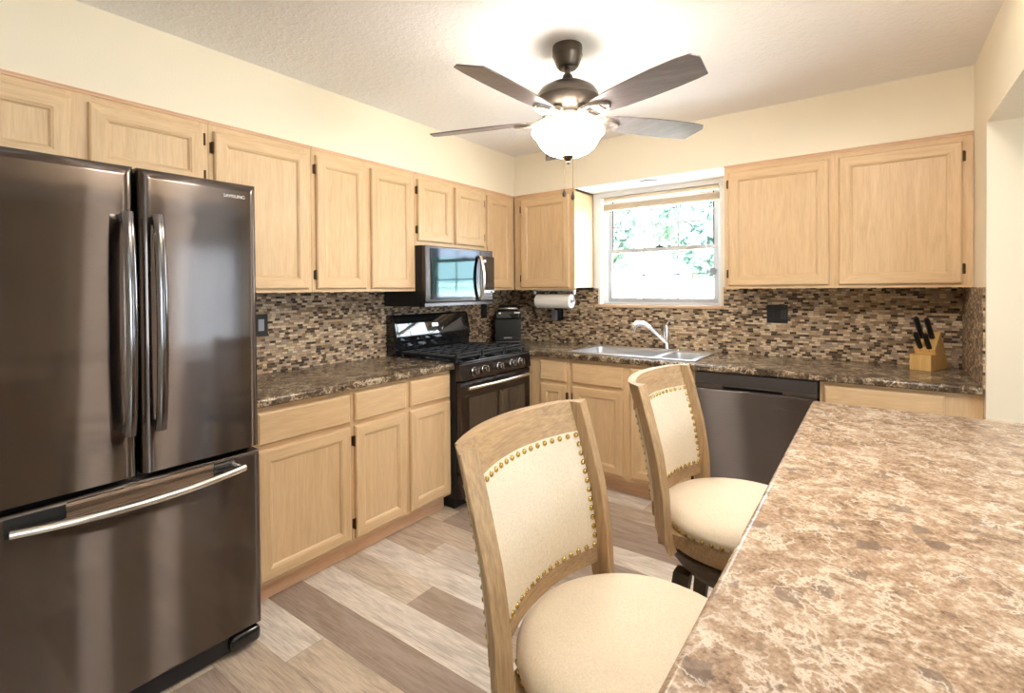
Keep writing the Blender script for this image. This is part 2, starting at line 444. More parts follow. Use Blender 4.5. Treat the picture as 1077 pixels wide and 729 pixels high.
brass_m = simple('nail_brass', s2l((196, 168, 104)), 0.22, 1.0)
paper_m = simple('paper_towel', s2l((244, 240, 234)), 0.9)
whitep_m = simple('white_plastic', s2l((232, 232, 232)), 0.35)
greyp_m = simple('grey_plastic', s2l((150, 150, 158)), 0.4)
bamboo_m = oak('bamboo_block', 'z', s2l((230, 194, 128)), s2l((208, 164, 98)), 0.4)
blind_m = oak('blind_wood', 'x', s2l((238, 222, 200)), s2l((216, 196, 170)), 0.5)
sill_m = oak('sill_wood', 'x', s2l((228, 196, 164)), s2l((206, 168, 134)), 0.4)
logo_m = simple('logo_silver', s2l((232, 230, 226)), 0.3, 0.3)
void_m = simple('dark_gap', (0.006, 0.006, 0.006), 0.7)  # near-black for kicks, and for the shade put into pockets and slots
def fabric():
    t = NT('cream_linen'); v = t.coord('Object')
    a = t.noise(t.coord('Object', (1, 6, 6)), 160, 2); b = t.noise(t.coord('Object', (6, 1, 1)), 160, 2)
    w = t.math('MULTIPLY', t.math('ADD', a, b), 0.5)
    big = t.noise(v, 5, 2)
    c = t.ramp(t.math('ADD', t.math('MULTIPLY', w, 0.8), t.math('MULTIPLY', big, 0.2)), [(0.36, s2l((214, 198, 172))), (0.60, s2l((238, 225, 203)))])
    t.l(c, t.b.inputs['Base Color']); t.b.inputs['Roughness'].default_value = 0.9
    t.b.inputs['Sheen Weight'].default_value = 0.15
    t.bump(w, 0.25, 0.001)
    return t.m
linen_m = fabric()
def emit(name, rgb, strength):
    t = NT(name); e = t.n('ShaderNodeEmission'); e.inputs[0].default_value = tuple(rgb)+(1,); e.inputs[1].default_value = strength
    nz = t.noise(t.coord('Object'), 12, 2)
    t.l(t.math('MULTIPLY_ADD', nz, strength*0.1, strength*0.95), e.inputs[1])
    t.l(e.outputs[0], t.t.nodes['Material Output'].inputs['Surface']); return t.m
bowl_m = emit('lit_frosted_bowl', (1.0, 0.91, 0.80), BOWL_STRENGTH)
dome_m = emit('lit_ceiling_dome', (1.0, 0.94, 0.87), DOME_STRENGTH)
lcd_m = emit('lit_display', (0.75, 0.88, 1.0), 1.6)
def pane():
    t = NT('window_glass')
    tr = t.n('ShaderNodeBsdfTransparent'); tr.inputs[0].default_value = (0.95, 0.97, 0.97, 1)
    gl = t.n('ShaderNodeBsdfGlossy'); gl.inputs['Roughness'].default_value = 0.02
    mx = t.n('ShaderNodeMixShader'); mx.inputs[0].default_value = 0.035; t.l(tr.outputs[0], mx.inputs[1]); t.l(gl.outputs[0], mx.inputs[2])
    t.l(mx.outputs[0], t.t.nodes['Material Output'].inputs['Surface']); return t.m
pane_m = pane()

# ------------------------------------------------------------------ the room
ZC = 2.458          # ceiling
ZT = 2.134          # cabinet tops / soffit underside
UD = 0.325          # upper cabinet depth
XR = 3.135          # right wall, kitchen side
XE, YS = 6.5, -5.9  # dining room's far wall, wall behind the camera
HZ = 2.085          # underside of the header over the opening
struct(MB().box(-0.1, XE+0.1, YS-0.1, 0.12, -0.1, 0.0).build('floor', floor_m, origin=(0, 0, 0), smooth=0))
struct(MB().box(-0.1, XE+0.1, YS-0.1, 0.12, ZC, ZC+0.1).build('ceiling', ceil_m, origin=(0, 0, 0), smooth=0))
struct(MB().box(-0.1, 0.0, YS-0.1, 0.12, 0, ZC).build('wall_left', wall_m, origin=(0, 0, 0), smooth=0))
WX0, WX1, WZ0, WZ1 = 0.945, 1.868, 1.240, 2.100
b = MB()
b.box(0, WX0, 0, 0.12, 0, ZC).box(WX1, XE+0.1, 0, 0.12, 0, ZC).box(WX0, WX1, 0, 0.12, 0, WZ0).box(WX0, WX1, 0, 0.12, WZ1, ZC)
struct(b.build('wall_back', wall_m, origin=(0, 0, 0), smooth=0))
b = MB()
b.box(XR, XR+0.3, -0.665, 0, 0, ZC).box(XR, XR+0.3, YS, -0.665, HZ, ZC).box(XR, XR+0.3, YS, -5.4, 0, HZ)
struct(b.build('wall_right', wall_m, origin=(0, 0, 0), smooth=0))
b = MB()
b.box(XE, XE+0.1, -3.1, -0.95, 0, ZC).box(XE, XE+0.1, YS, -4.8, 0, ZC).box(XE, XE+0.1, -4.8, -3.1, 0, 0.6).box(XE, XE+0.1, -4.8, -3.1, 2.1, ZC).box(XE, XE+0.1, -0.05, 0.0, 0, ZC).box(XE, XE+0.1, -0.95, -0.05, 2.05, ZC)
struct(b.build('wall_dining', dining_m, origin=(0, 0, 0), smooth=0))
struct(MB().box(0, XE, YS-0.1, YS, 0, ZC).build('wall_behind', wall_m, origin=(0, 0, 0), smooth=0))
# soffits above the wall cabinets
struct(MB().box(0, UD+0.004, YS, 0, ZT, ZC).build('trim_1', wall_m, origin=(0, 0, 0), smooth=0))
b = MB().box(UD, XR, -UD-0.004, 0, ZT+0.002, ZC)
struct(b.build('trim_2', wall_m, origin=(0, 0, 0), smooth=0))
struct(MB().box(0.895, 1.963, -UD-0.002, -0.002, ZT-0.004, ZT+0.002).build('trim_3', white_m, origin=(0, 0, 0), smooth=0))  # soffit underside in white, the window's daylight put into the colour
b = MB().box(0.86, WX0, -0.006, 0, 1.365, ZT-0.004).box(WX1, 1.966, -0.006, 0, 1.365, ZT-0.004).box(WX0, WX1, -0.006, 0, WZ1, ZT-0.004)
struct(b.build('trim_4', white_m, origin=(0, 0, 0), smooth=0))  # cream wall round the window, whitened to carry the daylight in its colour
# mosaic backsplash: left wall, back wall, side of the right wall
struct(MB().box(0, 0.008, -2.70, 0, 0.905, 1.375).build('trim_5', mosaic_y, origin=(0, 0, 0), smooth=0))
b = MB().box(0.008, WX0-0.02, -0.008, 0, 0.905, 1.368).box(WX1+0.02, XR, -0.008, 0, 0.905, 1.368).box(WX0-0.02, WX1+0.02, -0.008, 0, 0.905, WZ0-0.022)
struct(b.build('trim_6', mosaic_x, origin=(0, 0, 0), smooth=0))
struct(MB().box(XR-0.008, XR, -0.645, -0.008, 0.905, 1.36).build('trim_7', mosaic_y, origin=(0, 0, 0), smooth=0))

# ------------------------------------------------------------------ window above the sink
FR = MB()
fy0, fy1 = 0.075, 0.118
FR.box(WX0, WX0+0.035, fy0, fy1, WZ0, WZ1, 0.003).box(WX1-0.035, WX1, fy0, fy1, WZ0, WZ1, 0.003)
FR.box(WX0+0.0345, WX1-0.0345, fy0+0.001, fy1-0.001, WZ1-0.03, WZ1-0.0045).box(WX0+0.0345, WX1-0.0345, fy0+0.001, fy1-0.001, WZ0+0.0005, WZ0+0.022)
win = struct(FR.build('window_1', vinyl_m, origin=(1.405, 0.1, WZ0)))
# painted jamb lining
J = MB().box(WX0-0.001, WX0+0.004, -0.006, 0.08, WZ0, WZ1).box(WX1-0.004, WX1+0.001, -0.006, 0.08, WZ0, WZ1).box(WX0, WX1, -0.006, 0.08, WZ1-0.004, WZ1)
J.build('jamb', white_m, win)
MB().box(WX0-0.04, WX1+0.03, -0.03, 0.08, WZ0-0.024, WZ0, 0.004).build('sill', sill_m, win)
def sash(name, z0, z1, y, dark_sides):
    t = 0.032
    s = MB().box(WX0+0.035, WX0+0.035+t, y-0.012, y+0.012, z0, z1, 0.002).box(WX1-0.035-t, WX1-0.035, y-0.012, y+0.012, z0, z1, 0.002)
    s.box(WX0+0.0345+t, WX1-0.0345-t, y-0.011, y+0.011, z1-t, z1-0.0005).box(WX0+0.0345+t, WX1-0.0345-t, y-0.011, y+0.011, z0+0.0005, z0+t)
    o = s.build(name, sash_m, win)
    g = MB(); x0, x1 = WX0+0.06, WX1-0.06
    for k in (1, 2):
        xx = x0+(x1-x0)*k/3; g.box(xx-0.006, xx+0.006, y+0.002, y+0.008, z0+t, z1-t)
    zz = (z0+z1)/2; g.box(x0, x1, y+0.0025, y+0.0075, zz-0.006, zz+0.006)
    g.build('muntin_grid', sash_m, o)
    MB().box(x0, x1, y-0.002, y+0.001, z0+t-0.005, z1-t+0.005).build('glass_pane', pane_m, o)
    if dark_sides:
        MB().box(WX0+0.066, WX0+0.074, y-0.013, y-0.004, z0, z1).box(WX1-0.074, WX1-0.066, y-0.013, y-0.004, z0, z1).build('track_strip', side_m, o)
    return o
sash('upper_sash', 1.650, 2.072, 0.106, True)
ls = sash('lower_sash', 1.258, 1.682, 0.086, False)
MB().box(1.375, 1.435, 0.062, 0.076, 1.680, 1.692, 0.003).lathe([(0.008, 0), (0.008, 0.012), (0.0, 0.014)], (1.41, 0.068, 1.69), 12).build('sash_lock', side_m, ls)

# rolled-up blind in the window head
bl = thing('window_blind', 'pale wooden window blind drawn up to the top of the window over the sink', 'blind', (1.41, 0.03, 1.99))
MB().box(0.972, 1.852, 0.012, 0.045, 2.068, 2.092, 0.003).build('head_rail', blind_m, bl)
b = MB()
for k in range(9): b.box(0.968, 1.856, 0.010, 0.048, 2.000+k*0.0045, 2.0032+k*0.0045)
b.build('slat_stack', blind_m, bl)
MB().box(0.968, 1.856, 0.008, 0.050, 1.988, 2.000, 0.003).build('bottom_rail', blind_m, bl)
for xx in (1.02, 1.41, 1.80):
    MB().tube([(xx, 0.029, 2.07), (xx, 0.029, 1.995)], 0.0025, 6).build('ladder_cord', blind_m, bl)
MB().tube([(1.765, 0.02, 2.07), (1.765, 0.022, 1.36)], 0.003, 8).build('pull_cord', whitep_m, bl)
b = MB().lathe([(0.0, -0.004), (0.024, -0.004), (0.027, 0), (0.024, 0.004), (0.012, 0.006), (0.0, 0.006)], (1.80, 0.064, 1.487), 24, 'y')
tag(b.build('suction_disc', greyp_m), 'small round grey disc stuck to the lower pane of the sink window', 'suction hook')
# recessed light in the soffit above the window
rl = thing('recessed_light', 'small round recessed ceiling light in the soffit above the sink window', 'light', (1.434, -0.225, ZT-0.012))
MB().lathe([(0.048, 0), (0.060, 0.0), (0.064, 0.008), (0.048, 0.008)], (1.434, -0.225, ZT-0.0125), 32).build('trim_ring', greyp_m, rl)
MB().lathe([(0.0, 0.004), (0.030, 0.002), (0.047, 0.004), (0.047, 0.008), (0, 0.008)], (1.434, -0.225, ZT-0.0125), 32).build('lens', whitep_m, rl)

# ------------------------------------------------------------------ cabinets
def door_panel(face, u0, u1, z0, z1, w0, drawer=False):
    """face 'L': on the left run, u = y, outward +x; face 'B': on the back run, u = x, outward -y."""
    def P(u, z, w):
        return Vector((w, u, z)) if face == 'L' else Vector((u, -w, z))
    if drawer:
        loops = [(0, 0), (0, 0.010), (0.003, 0.015), (0.009, 0.019)]
    else:
        loops = [(0, 0), (0, 0.010), (0.003, 0.016), (0.008, 0.019), (0.050, 0.019), (0.054, 0.0165), (0.057, 0.0165), (0.064, 0.009), (0.067, 0.009)]
    t = bmesh.new(); rings = []
    for i, h in loops:
        rings.append([t.verts.new(P(u, z, w0+h)) for u, z in ((u0+i, z0+i), (u1-i, z0+i), (u1-i, z1-i), (u0+i, z1-i))])
    for a, c in zip(rings, rings[1:]):
        for k in range(4):
            f = t.faces.new((a[k], a[(k+1) % 4], c[(k+1) % 4], c[k]))
            f.material_index = 1 if k in (0, 2) else 0
    f = t.faces.new(rings[-1]); f.material_index = 1 if drawer else 0
    f = t.faces.new(rings[0]); f.material_index = 0
    bmesh.ops.recalc_face_normals(t, faces=t.faces)
    mb = MB(); me = bpy.data.meshes.new('tmp'); t.to_mesh(me); t.free(); mb.bm.from_mesh(me); bpy.data.meshes.remove(me)
    return mb
def add_door(face, root, u0, u1, z0, z1, w0, hinge=None, drawer=False):
    hm = OAKH['y' if face == 'L' else 'x']
    d = door_panel(face, u0, u1, z0, z1, w0, drawer).build('drawer' if drawer else 'door', [oak_z, hm], root, smooth=20)
    if hinge:
        uu = u0-0.004 if hinge == 'lo' else u1+0.004
        off = min(0.075, (z1-z0)*0.18)
        for zz in (z0+off, z1-off):
            h = MB()
            for dz in (-0.026, 0.0, 0.026):
                pass
            if face == 'L':
                h.tube([(w0+0.010, uu, zz-0.026), (w0+0.010, uu, zz+0.026)], 0.0055, 8)
                s = -1 if hinge == 'lo' else 1
                h.box(w0-0.001, w0+0.003, min(uu, uu+s*0.009), max(uu, uu+s*0.009), zz-0.024, zz+0.024, 0.001)
            else:
                h.tube([(uu, -w0-0.010, zz-0.026), (uu, -w0-0.010, zz+0.026)], 0.0055, 8)
                s = -1 if hinge == 'lo' else 1
                h.box(min(uu, uu+s*0.009), max(uu, uu+s*0.009), -w0-0.003, -w0+0.001, zz-0.024, zz+0.024, 0.001)
            h.build('hinge', bronze_m, d)
    return d
def cabinet(face, name, label, u0, u1, z0, z1, depth, doors, group=None, cat='cabinet', cornice=False, kick=False, open_top=False, back=0.002):
    """doors: list of (u0,u1,z0,z1,hinge,drawer)."""
    hm = OAKH['y' if face == 'L' else 'x']; km = kick_y if face == 'L' else kick_x
    c = (depth/2, (u0+u1)/2, 0 if kick else z0) if face == 'L' else ((u0+u1)/2, -depth/2, 0 if kick else z0)
    root = thing(name, label, cat, c, group=group)
    e = 0.0006
    def bx(mb, ua, ub, wa, wb, za, zb, bev=0.0, mi=0):
        if face == 'L': return mb.box(wa, wb, ua, ub, za, zb, bev, mi=mi)
        return mb.box(ua, ub, -wb, -wa, za, zb, bev, mi=mi)
    ca = MB(); t = 0.016; b0 = u0+e; b1 = u1-e
    bx(ca, b0, b0+t, back, depth-0.019, z0, z1); bx(ca, b1-t, b1, back, depth-0.019, z0, z1)
    bx(ca, b0, b1, back, depth-0.019, z0, z0+t); bx(ca, b0, b1, back, back+0.006, z0, z1)
    if not open_top: bx(ca, b0, b1, back, depth-0.019, z1-t, z1)
    ca.build('carcass', oak_z, root, smooth=0)
    ff = MB(); sw = 0.036
    sl = max(sw, min(d[0] for d in doors)-b0+0.012); sr = max(sw, b1-max(d[1] for d in doors)+0.012)
    bx(ff, b0, b0+sl, depth-0.019, depth, z0, z1, 0.001); bx(ff, b1-sr, b1, depth-0.019, depth, z0, z1, 0.001)
    bx(ff, b0+sw, b1-sw, depth-0.019, depth-0.0002, z1-0.05, z1, 0.0, 1); bx(ff, b0+sw, b1-sw, depth-0.019, depth-0.0002, z0, z0+0.03, 0.0, 1)
    us = sorted(set([(d[0], d[1]) for d in doors]))
    for a, c2 in zip(us, us[1:]):
        bx(ff, a[1]-0.012, c2[0]+0.012, depth-0.019, depth, z0, z1, 0.001)
    for zr in sorted(set(d[2] for d in doors if d[5])):
        bx(ff, b0, b1, depth-0.019, depth-0.0003, zr-0.035, zr+0.012, 0, 1)
    ff.build('face_frame', [oak_z, hm], root, smooth=0)
    for d in doors: add_door(face, root, d[0], d[1], d[2], d[3], depth, d[4], d[5])
    if cornice:
        m2 = MB(); bx(m2, b0, b1, depth, depth+0.007, z1-0.016, z1-0.001, 0.002); bx(m2, b0, b1, depth, depth+0.011, z1-0.007, z1-0.0005, 0.002)
        m2.build('top_moulding', km, root)
    if kick:
        m2 = MB(); bx(m2, b0, b1, depth-0.075, depth-0.060, 0.001, z0)
        if face == 'L': pass
        m2.build('toe_kick', km, root, smooth=0)
    return root
ZB = 1.360; D0, D1 = 1.378, 2.090
UG = 'oak wall cabinets'
cabinet('L', 'wall_cabinet', 'low oak wall cabinet with two doors over the refrigerator', -3.57, -2.667, 1.812, ZT, UD,
        [(-3.545, -3.139, 1.835, D1, None, False), (-3.089, -2.690, 1.835, D1, 'hi', False)], UG, cornice=True)
cabinet('L', 'wall_cabinet', 'single wide door oak wall cabinet just right of the refrigerator', -2.667, -2.166, ZB, ZT, UD,
        [(-2.648, -2.190, D0, D1, 'lo', False)], UG, cornice=True)
cabinet('L', 'wall_cabinet', 'tall two door oak wall cabinet left of the microwave', -2.166, -1.432, ZB, ZT, UD,
        [(-2.143, -1.824, D0, D1, 'lo', False), (-1.786, -1.457, D0, D1, None, False)], UG, cornice=True)
cabinet('L', 'wall_cabinet', 'short two door oak wall cabinet above the microwave', -1.432, -0.715, 1.660, ZT, UD,
        [(-1.414, -1.093, 1.688, D1, 'lo', False), (-1.056, -0.735, 1.688, D1, 'hi', False)], UG, cornice=True)
cabinet('L', 'wall_cabinet', 'narrow one door oak wall cabinet in the corner right of the microwave', -0.715, -0.333, ZB, ZT, UD,
        [(-0.697, -0.385, D0, D1, None, False)], UG, cornice=True)
cabinet('B', 'wall_cabinet', 'one door oak wall cabinet above the paper towels, left of the window', UD+0.002, 0.890, ZB, ZT, UD,
        [(0.398, 0.850, D0, D1, 'lo', False)], UG, cornice=True, back=0.010)
cabinet('B', 'wall_cabinet', 'large two door oak wall cabinet right of the window', 1.967, XR-0.001, ZB, ZT, UD,
        [(1.992, 2.527, D0, D1, 'lo', False), (2.574, 3.092, D0, D1, 'hi', False)], UG, cornice=True, back=0.010)
BD = 0.610
BG = 'oak base cabinets'
cabinet('L', 'base_cabinet', 'oak base cabinet with one wide drawer beside the refrigerator', -2.640, -2.140, 0.10, 0.876, BD,
        [(-2.615, -2.153, 0.118, 0.686, None, False), (-2.615, -2.153, 0.708, 0.850, None, True)], BG, kick=True)
cabinet('L', 'base_cabinet', 'two drawer two door oak base cabinet left of the range', -2.140, -1.420, 0.10, 0.876, BD,
        [(-2.125, -1.790, 0.118, 0.686, 'lo', False), (-1.757, -1.432, 0.118, 0.686, 'hi', False),
         (-2.125, -1.790, 0.708, 0.854, None, True), (-1.757, -1.432, 0.708, 0.854, None, True)], BG, kick=True)
cabinet('B', 'base_cabinet', 'narrow oak base cabinet in the corner right of the range', 0.655, 1.000, 0.10, 0.876, BD,
        [(0.760, 0.975, 0.130, 0.684, 'hi', False), (0.760, 0.975, 0.708, 0.850, None, True)], BG, kick=True)
cabinet('B', 'base_cabinet', 'oak sink base cabinet with two doors under the sink', 1.000, 1.866, 0.10, 0.876, BD,
        [(1.028, 1.403, 0.130, 0.684, 'lo', False), (1.455, 1.840, 0.130, 0.684, 'hi', False),
         (1.028, 1.403, 0.708, 0.846, None, True), (1.455, 1.840, 0.708, 0.846, None, True)], BG, kick=True, open_top=True)
cabinet('B', 'base_cabinet', 'oak base cabinet with a wide drawer right of the dishwasher', 2.502, XR-0.001, 0.10, 0.876, BD,
        [(2.522, 3.000, 0.130, 0.684, None, False), (2.522, 3.000, 0.708, 0.855, None, True)], BG, kick=True)

# ------------------------------------------------------------------ countertops
def slab(mb, x0, x1, y0, y1, z0, z1, edge=None, r=0.016):
    """rolled nosing along one side: edge '+x','-x','-y'."""
    if edge is None: return mb.box(x0, x1, y0, y1, z0, z1)
    prof = []
    for k in range(7):
        a = PI/2*k/6; prof.append((-r+r*math.sin(a), z1-r+r*math.cos(a)))
    prof += [(0, z0+0.006), (-0.006, z0)]
    if edge == '+x': poly = [(x0, z0), (x0, z1)]+[(x1+u, z) for u, z in prof]; return mb.prism(poly, 'y', y0, y1)
    if edge == '-x': poly = [(x1, z0), (x1, z1)]+[(x0-u, z) for u, z in prof]; return mb.prism(poly, 'y', y0, y1)
    if edge == '-y': poly = [(y1, z0), (y1, z1)]+[(y0-u, z) for u, z in prof]; return mb.prism(poly, 'x', x0, x1)
b = MB(); slab(b, 0.009, 0.650, -2.645, -1.419, 0.8765, 0.914, '+x')
tag(b.build('countertop', counter_m, smooth=40), 'dark brown marbled countertop between the refrigerator and the range', 'countertop', 'dark brown countertops')
SX0, SX1, SY0, SY1 = 0.975, 1.825, -0.535, -0.075
b = MB()
slab(b, 0.66, XR-0.009, -0.650, SY0, 0.8765, 0.914, '-y')
b.box(0.66, SX0, SY0, -0.009, 0.8765, 0.914).box(SX1, XR-0.009, SY0, -0.009, 0.8765, 0.914).box(SX0, SX1, SY1, -0.009, 0.8765, 0.914)
b.box(0.009, 0.66, -0.648, -0.009, 0.8765, 0.914)
tag(b.build('countertop', counter_m, smooth=40), 'dark brown marbled countertop holding the sink along the back wall', 'countertop', 'dark brown countertops')

# ------------------------------------------------------------------ sink and faucet
sk = thing('kitchen_sink', 'stainless steel double bowl sink set in the countertop below the window', 'sink', (1.4, -0.30, 0.914))
RX0, RX1, RY0, RY1 = 0.955, 1.848, -0.560, -0.052
zt = 0.919
bowls = [(0.995, 1.565, -0.520, -0.150), (1.610, 1.810, -0.520, -0.190)]
b = MB()
b.box(RX0, RX1, RY0, bowls[0][2], 0.9145, zt, 0.002).box(RX0, RX1, -0.150, RY1, 0.9145, zt, 0.002)
b.box(RX0, bowls[0][0], -0.521, -0.149, 0.9145, zt, 0.002).box(bowls[0][1], bowls[1][0], -0.521, -0.149, 0.9145, zt, 0.002).box(bowls[1][1], RX1, -0.521, -0.149, 0.9145, zt, 0.002)
b.box(bowls[1][0], bowls[1][1], -0.190, -0.149, 0.9145, zt, 0.002)
b.build('rim', sink_m, sk)
for (x0, x1, y0, y1) in bowls:
    d = 0.17; t = 0.012
    def ring(i, z, n=6, rr=0.05):
        pts = []
        for cxx, cyy, a0 in ((x1-i-rr, y1-i-rr, 0), (x0+i+rr, y1-i-rr, PI/2), (x0+i+rr, y0+i+rr, PI), (x1-i-rr, y0+i+rr, 1.5*PI)):
            for k in range(n): pts.append((cxx+rr*math.cos(a0+PI/2*k/(n-1)), cyy+rr*math.sin(a0+PI/2*k/(n-1)), z))
        return pts
    mb = MB()
    mb.loft([ring(-0.006, zt-0.001), ring(0.0, zt-0.002), ring(0.004, zt-0.02), ring(0.012, zt-d+0.02), ring(0.03, zt-d)], cap=False)
    t_ = bmesh.new(); t_.faces.new([t_.verts.new(p) for p in ring(0.03, zt-d)]); mb._take(t_)
    bo = mb.build('basin', sink_m, sk)
    MB().lathe([(0.0, 0.001), (0.020, 0.001), (0.036, 0.004), (0.038, 0.0)], ((x0+x1)/2, (y0+y1)/2, zt-d+0.0005), 20).build('drain', chrome_m, bo)
fc = thing('faucet', 'chrome single lever kitchen faucet standing behind the sink', 'faucet', (1.515, -0.105, zt))
fx, fyy = 1.515, -0.105
MB().box(fx-0.10, fx+0.10, fyy-0.026, fyy+0.026, zt, zt+0.010, 0.005).build('base_plate', chrome_m, fc)
MB().lathe([(0.026, 0.010), (0.024, 0.03), (0.021, 0.06), (0.021, 0.165), (0.018, 0.176), (0.0, 0.178)], (fx, fyy, zt), 24).build('body', chrome_m, fc)
pts = [(fx, fyy-0.01, zt+0.055), (fx-0.05, fyy-0.045, zt+0.115), (fx-0.10, fyy-0.08, zt+0.170), (fx-0.135, fyy-0.105, zt+0.192), (fx-0.165, fyy-0.125, zt+0.190), (fx-0.185, fyy-0.14, zt+0.172), (fx-0.192, fyy-0.145, zt+0.140)]
MB().tube(pts, [0.014, 0.014, 0.016, 0.021, 0.024, 0.023, 0.019], 14).build('spout', chrome_m, fc)
MB().tube([(fx, fyy, zt+0.172), (fx+0.014, fyy+0.006, zt+0.20), (fx+0.026, fyy+0.010, zt+0.218)], [0.007, 0.006, 0.006], 10).tube([(fx+0.012, fyy+0.006, zt+0.216), (fx+0.055, fyy+0.010, zt+0.224)], [0.006, 0.009], 10).build('lever', chrome_m, fc)

# ------------------------------------------------------------------ refrigerator
fr = thing('refrigerator', 'black stainless french door refrigerator with a bottom freezer drawer', 'refrigerator', (0.42, -3.085, 0))
FY0, FY1, FYC = -3.487, -2.692, -3.082
MB().box(0.03, 0.715, FY0+0.006, FY1-0.006, 0.035, 1.775, 0.006).build('body', side_m, fr)
def lin(a, c, n): return [a+(c-a)*k/(n-1) for k in range(n)]
def dens(a, c, e, n, m=7):
    """samples from a to c, dense within e of both ends"""
    return [a+e*(1-math.cos(PI/2*k/m)) for k in range(m)]+lin(a+e, c-e, n)+[c-e*(1-math.cos(PI/2*(m-1-k)/m)) for k in range(m)]
def fridge_door(name, y0, y1, z0, z1, xb, xf, bow, ce=0.034, cd=0.016, top=True, bottom=True):
    hw = (FY1-FY0)/2
    def h(y, z):
        base = xf+bow*(1-((y-FYC)/hw)**2)
        def fall(d, e, dd):
            if d >= e: return 0.0
            q = 1-d/e
            return dd*(0.55*q*q+0.45*q**6)
        s = fall(y-y0, ce, cd)+fall(y1-y, ce, cd)
        if top: s = max(s, fall(z1-z, ce, cd))
        if bottom: s = max(s, fall(z-z0, 0.012, 0.008))
        return base-s
    mb = MB().sheet(lambda u, v: (h(u, v), u, v), dens(y0, y1, ce, 9, 9), dens(z0, z1, ce, 9, 9), back=lambda u, v: (xb, u, v))
    return mb
ldoor = fridge_door('door', FY0, FYC-0.006, 0.772, 1.777, 0.725, 0.797, 0.0005, bottom=False).build('door', fridge_m, fr, smooth=50)
rdoor = fridge_door('door', FYC+0.006, FY1, 0.772, 1.777, 0.725, 0.797, 0.0005, bottom=False).build('door', fridge_m, fr, smooth=50)
for dr, yy in ((ldoor, FYC-0.041), (rdoor, FYC+0.041)):
    pp = []
    for k in range(17):
        q = -1+2*k/16; z = 1.27+q*0.350
        pp.append((0.856+0.022*(1-q*q)-0.012*max(0, abs(q)-0.9)*10*0.5, yy, z))
    hb = MB().tube(pp, 0.011, 14, 0.016, up=(1, 0, 0))
    hb.box(0.806, 0.850, yy-0.010, yy+0.010, 1.592, 1.618, 0.003).box(0.806, 0.850, yy-0.010, yy+0.010, 0.922, 0.948, 0.003)
    hb.build('handle', handle_m, dr)
# freezer drawer: panel with dark sheets for the shade of pockets behind the grip
zd0, zd1 = 0.078, 0.752
drw = fridge_door('freezer_drawer', FY0, FY1, zd0, zd1, 0.725, 0.797, 0.0005, ce=0.022, cd=0.010).build('freezer_drawer', fridge_m, fr, smooth=50)
def bowx(y): return 0.797+0.0005*(1-((y-FYC)/((FY1-FY0)/2))**2)
for (ya, yb, mm) in ((-3.400, -3.270, void_m), (-2.862, -2.775, glassb_m)):
    mb = MB().sheet(lambda u, v: (bowx(u)+0.0015, u, v), lin(ya, yb, 6), lin(0.688, 0.742, 2), back=lambda u, v: (bowx(u)-0.01, u, v))
    mb.build('dark_pocket_sheet', mm, drw)
mb = MB().sheet(lambda u, v: (bowx(u)+0.004+0.004*(v-0.700)/0.046, u, v), lin(-3.268, -2.864, 14), lin(0.692, 0.746, 4), back=lambda u, v: (bowx(u)-0.005, u, v))
mb.build('grip_lip', brushed('fridge_lip_steel', s2l((176, 160, 146)), 0.28, 0.6), drw)
pp = []
for k in range(21):
    q = -1+2*k/20; y = FYC+q*0.312
    pp.append((0.836+0.026*(1-q*q), y, 0.712-0.012*(1-q*q)))
hb = MB().tube(pp, 0.0135, 14)
for s in (-1, 1): hb.tube([(0.79, FYC+s*0.302, 0.712), (0.838, FYC+s*0.302, 0.712)], 0.011, 10)
hb.build('handle', bright_m, drw)
MB().box(0.60, 0.775, FY0+0.03, FY1-0.03, 0.008, 0.076, 0.006).build('base_grille', black_m, fr)
for ya, yb in ((FY0+0.004, FY0+0.12), (FY1-0.12, FY1-0.004)):
    MB().prism([(ya, 0.012), (ya, 0.074), (yb, 0.074), (yb, 0.012)], 'x', 0.70, 0.806, 0.022, seg=4).build('foot_cover', gloss_m, fr)
for y in (FY0+0.08, FY1-0.08):
    for x in (0.1, 0.66): MB().lathe([(0.02, 0), (0.02, 0.03), (0.014, 0.04)], (x, y, 0), 12).build('foot', black_m, fr)
text_part('logo', 'SAMSUNG', 0.017, Matrix.Translation((0.7968, -2.776, 1.724)) @ Matrix.Rotation(PI/2, 4, 'Z') @ Matrix.Rotation(PI/2, 4, 'X'), logo_m, rdoor, 0.002)

# ------------------------------------------------------------------ gas range
RY0_, RY1_ = -1.4145, -0.6525
rg = thing('gas_range', 'black gas range with cast iron grates and five front knobs', 'stove', (0.36, -1.033, 0))
MB().box(0.012, 0.655, RY0_, RY1_, 0.07, 0.905, 0.004).build('body', black_m, rg)
MB().box(0.06, 0.62, RY0_+0.02, RY1_-0.02, 0.0, 0.07, 0.002).build('plinth', void_m, rg)
MB().box(0.06, 0.690, RY0_, RY1_, 0.905, 0.920, 0.005).build('cooktop', gloss_m, rg)
MB().prism([(0.655, 0.805), (0.702, 0.805), (0.690, 0.906), (0.655, 0.906)], 'y', RY0_, RY1_, 0.004).build('control_panel', range_m, rg)
yk = [-1.289, -1.190, -1.033, -0.888, -0.790]
for y in yk:
    M_ = Matrix.Translation((0.698, y, 0.852)) @ Matrix.Rotation(-0.12, 4, 'Y')
    k = MB().lathe([(0.029, 0.0), (0.029, 0.006), (0.024, 0.010), (0.021, 0.030), (0.018, 0.034), (0, 0.034)], (0, 0, 0), 24, 'x', M=M_)
    k.box(0.030, 0.040, -0.005, 0.005, -0.020, 0.020, 0.002, M=M_)
    k.build('knob', knob_m, rg)
dor = MB().box(0.655, 0.694, RY0_+0.006, RY1_-0.006, 0.235, 0.795, 0.006).build('oven_door', range_m, rg)
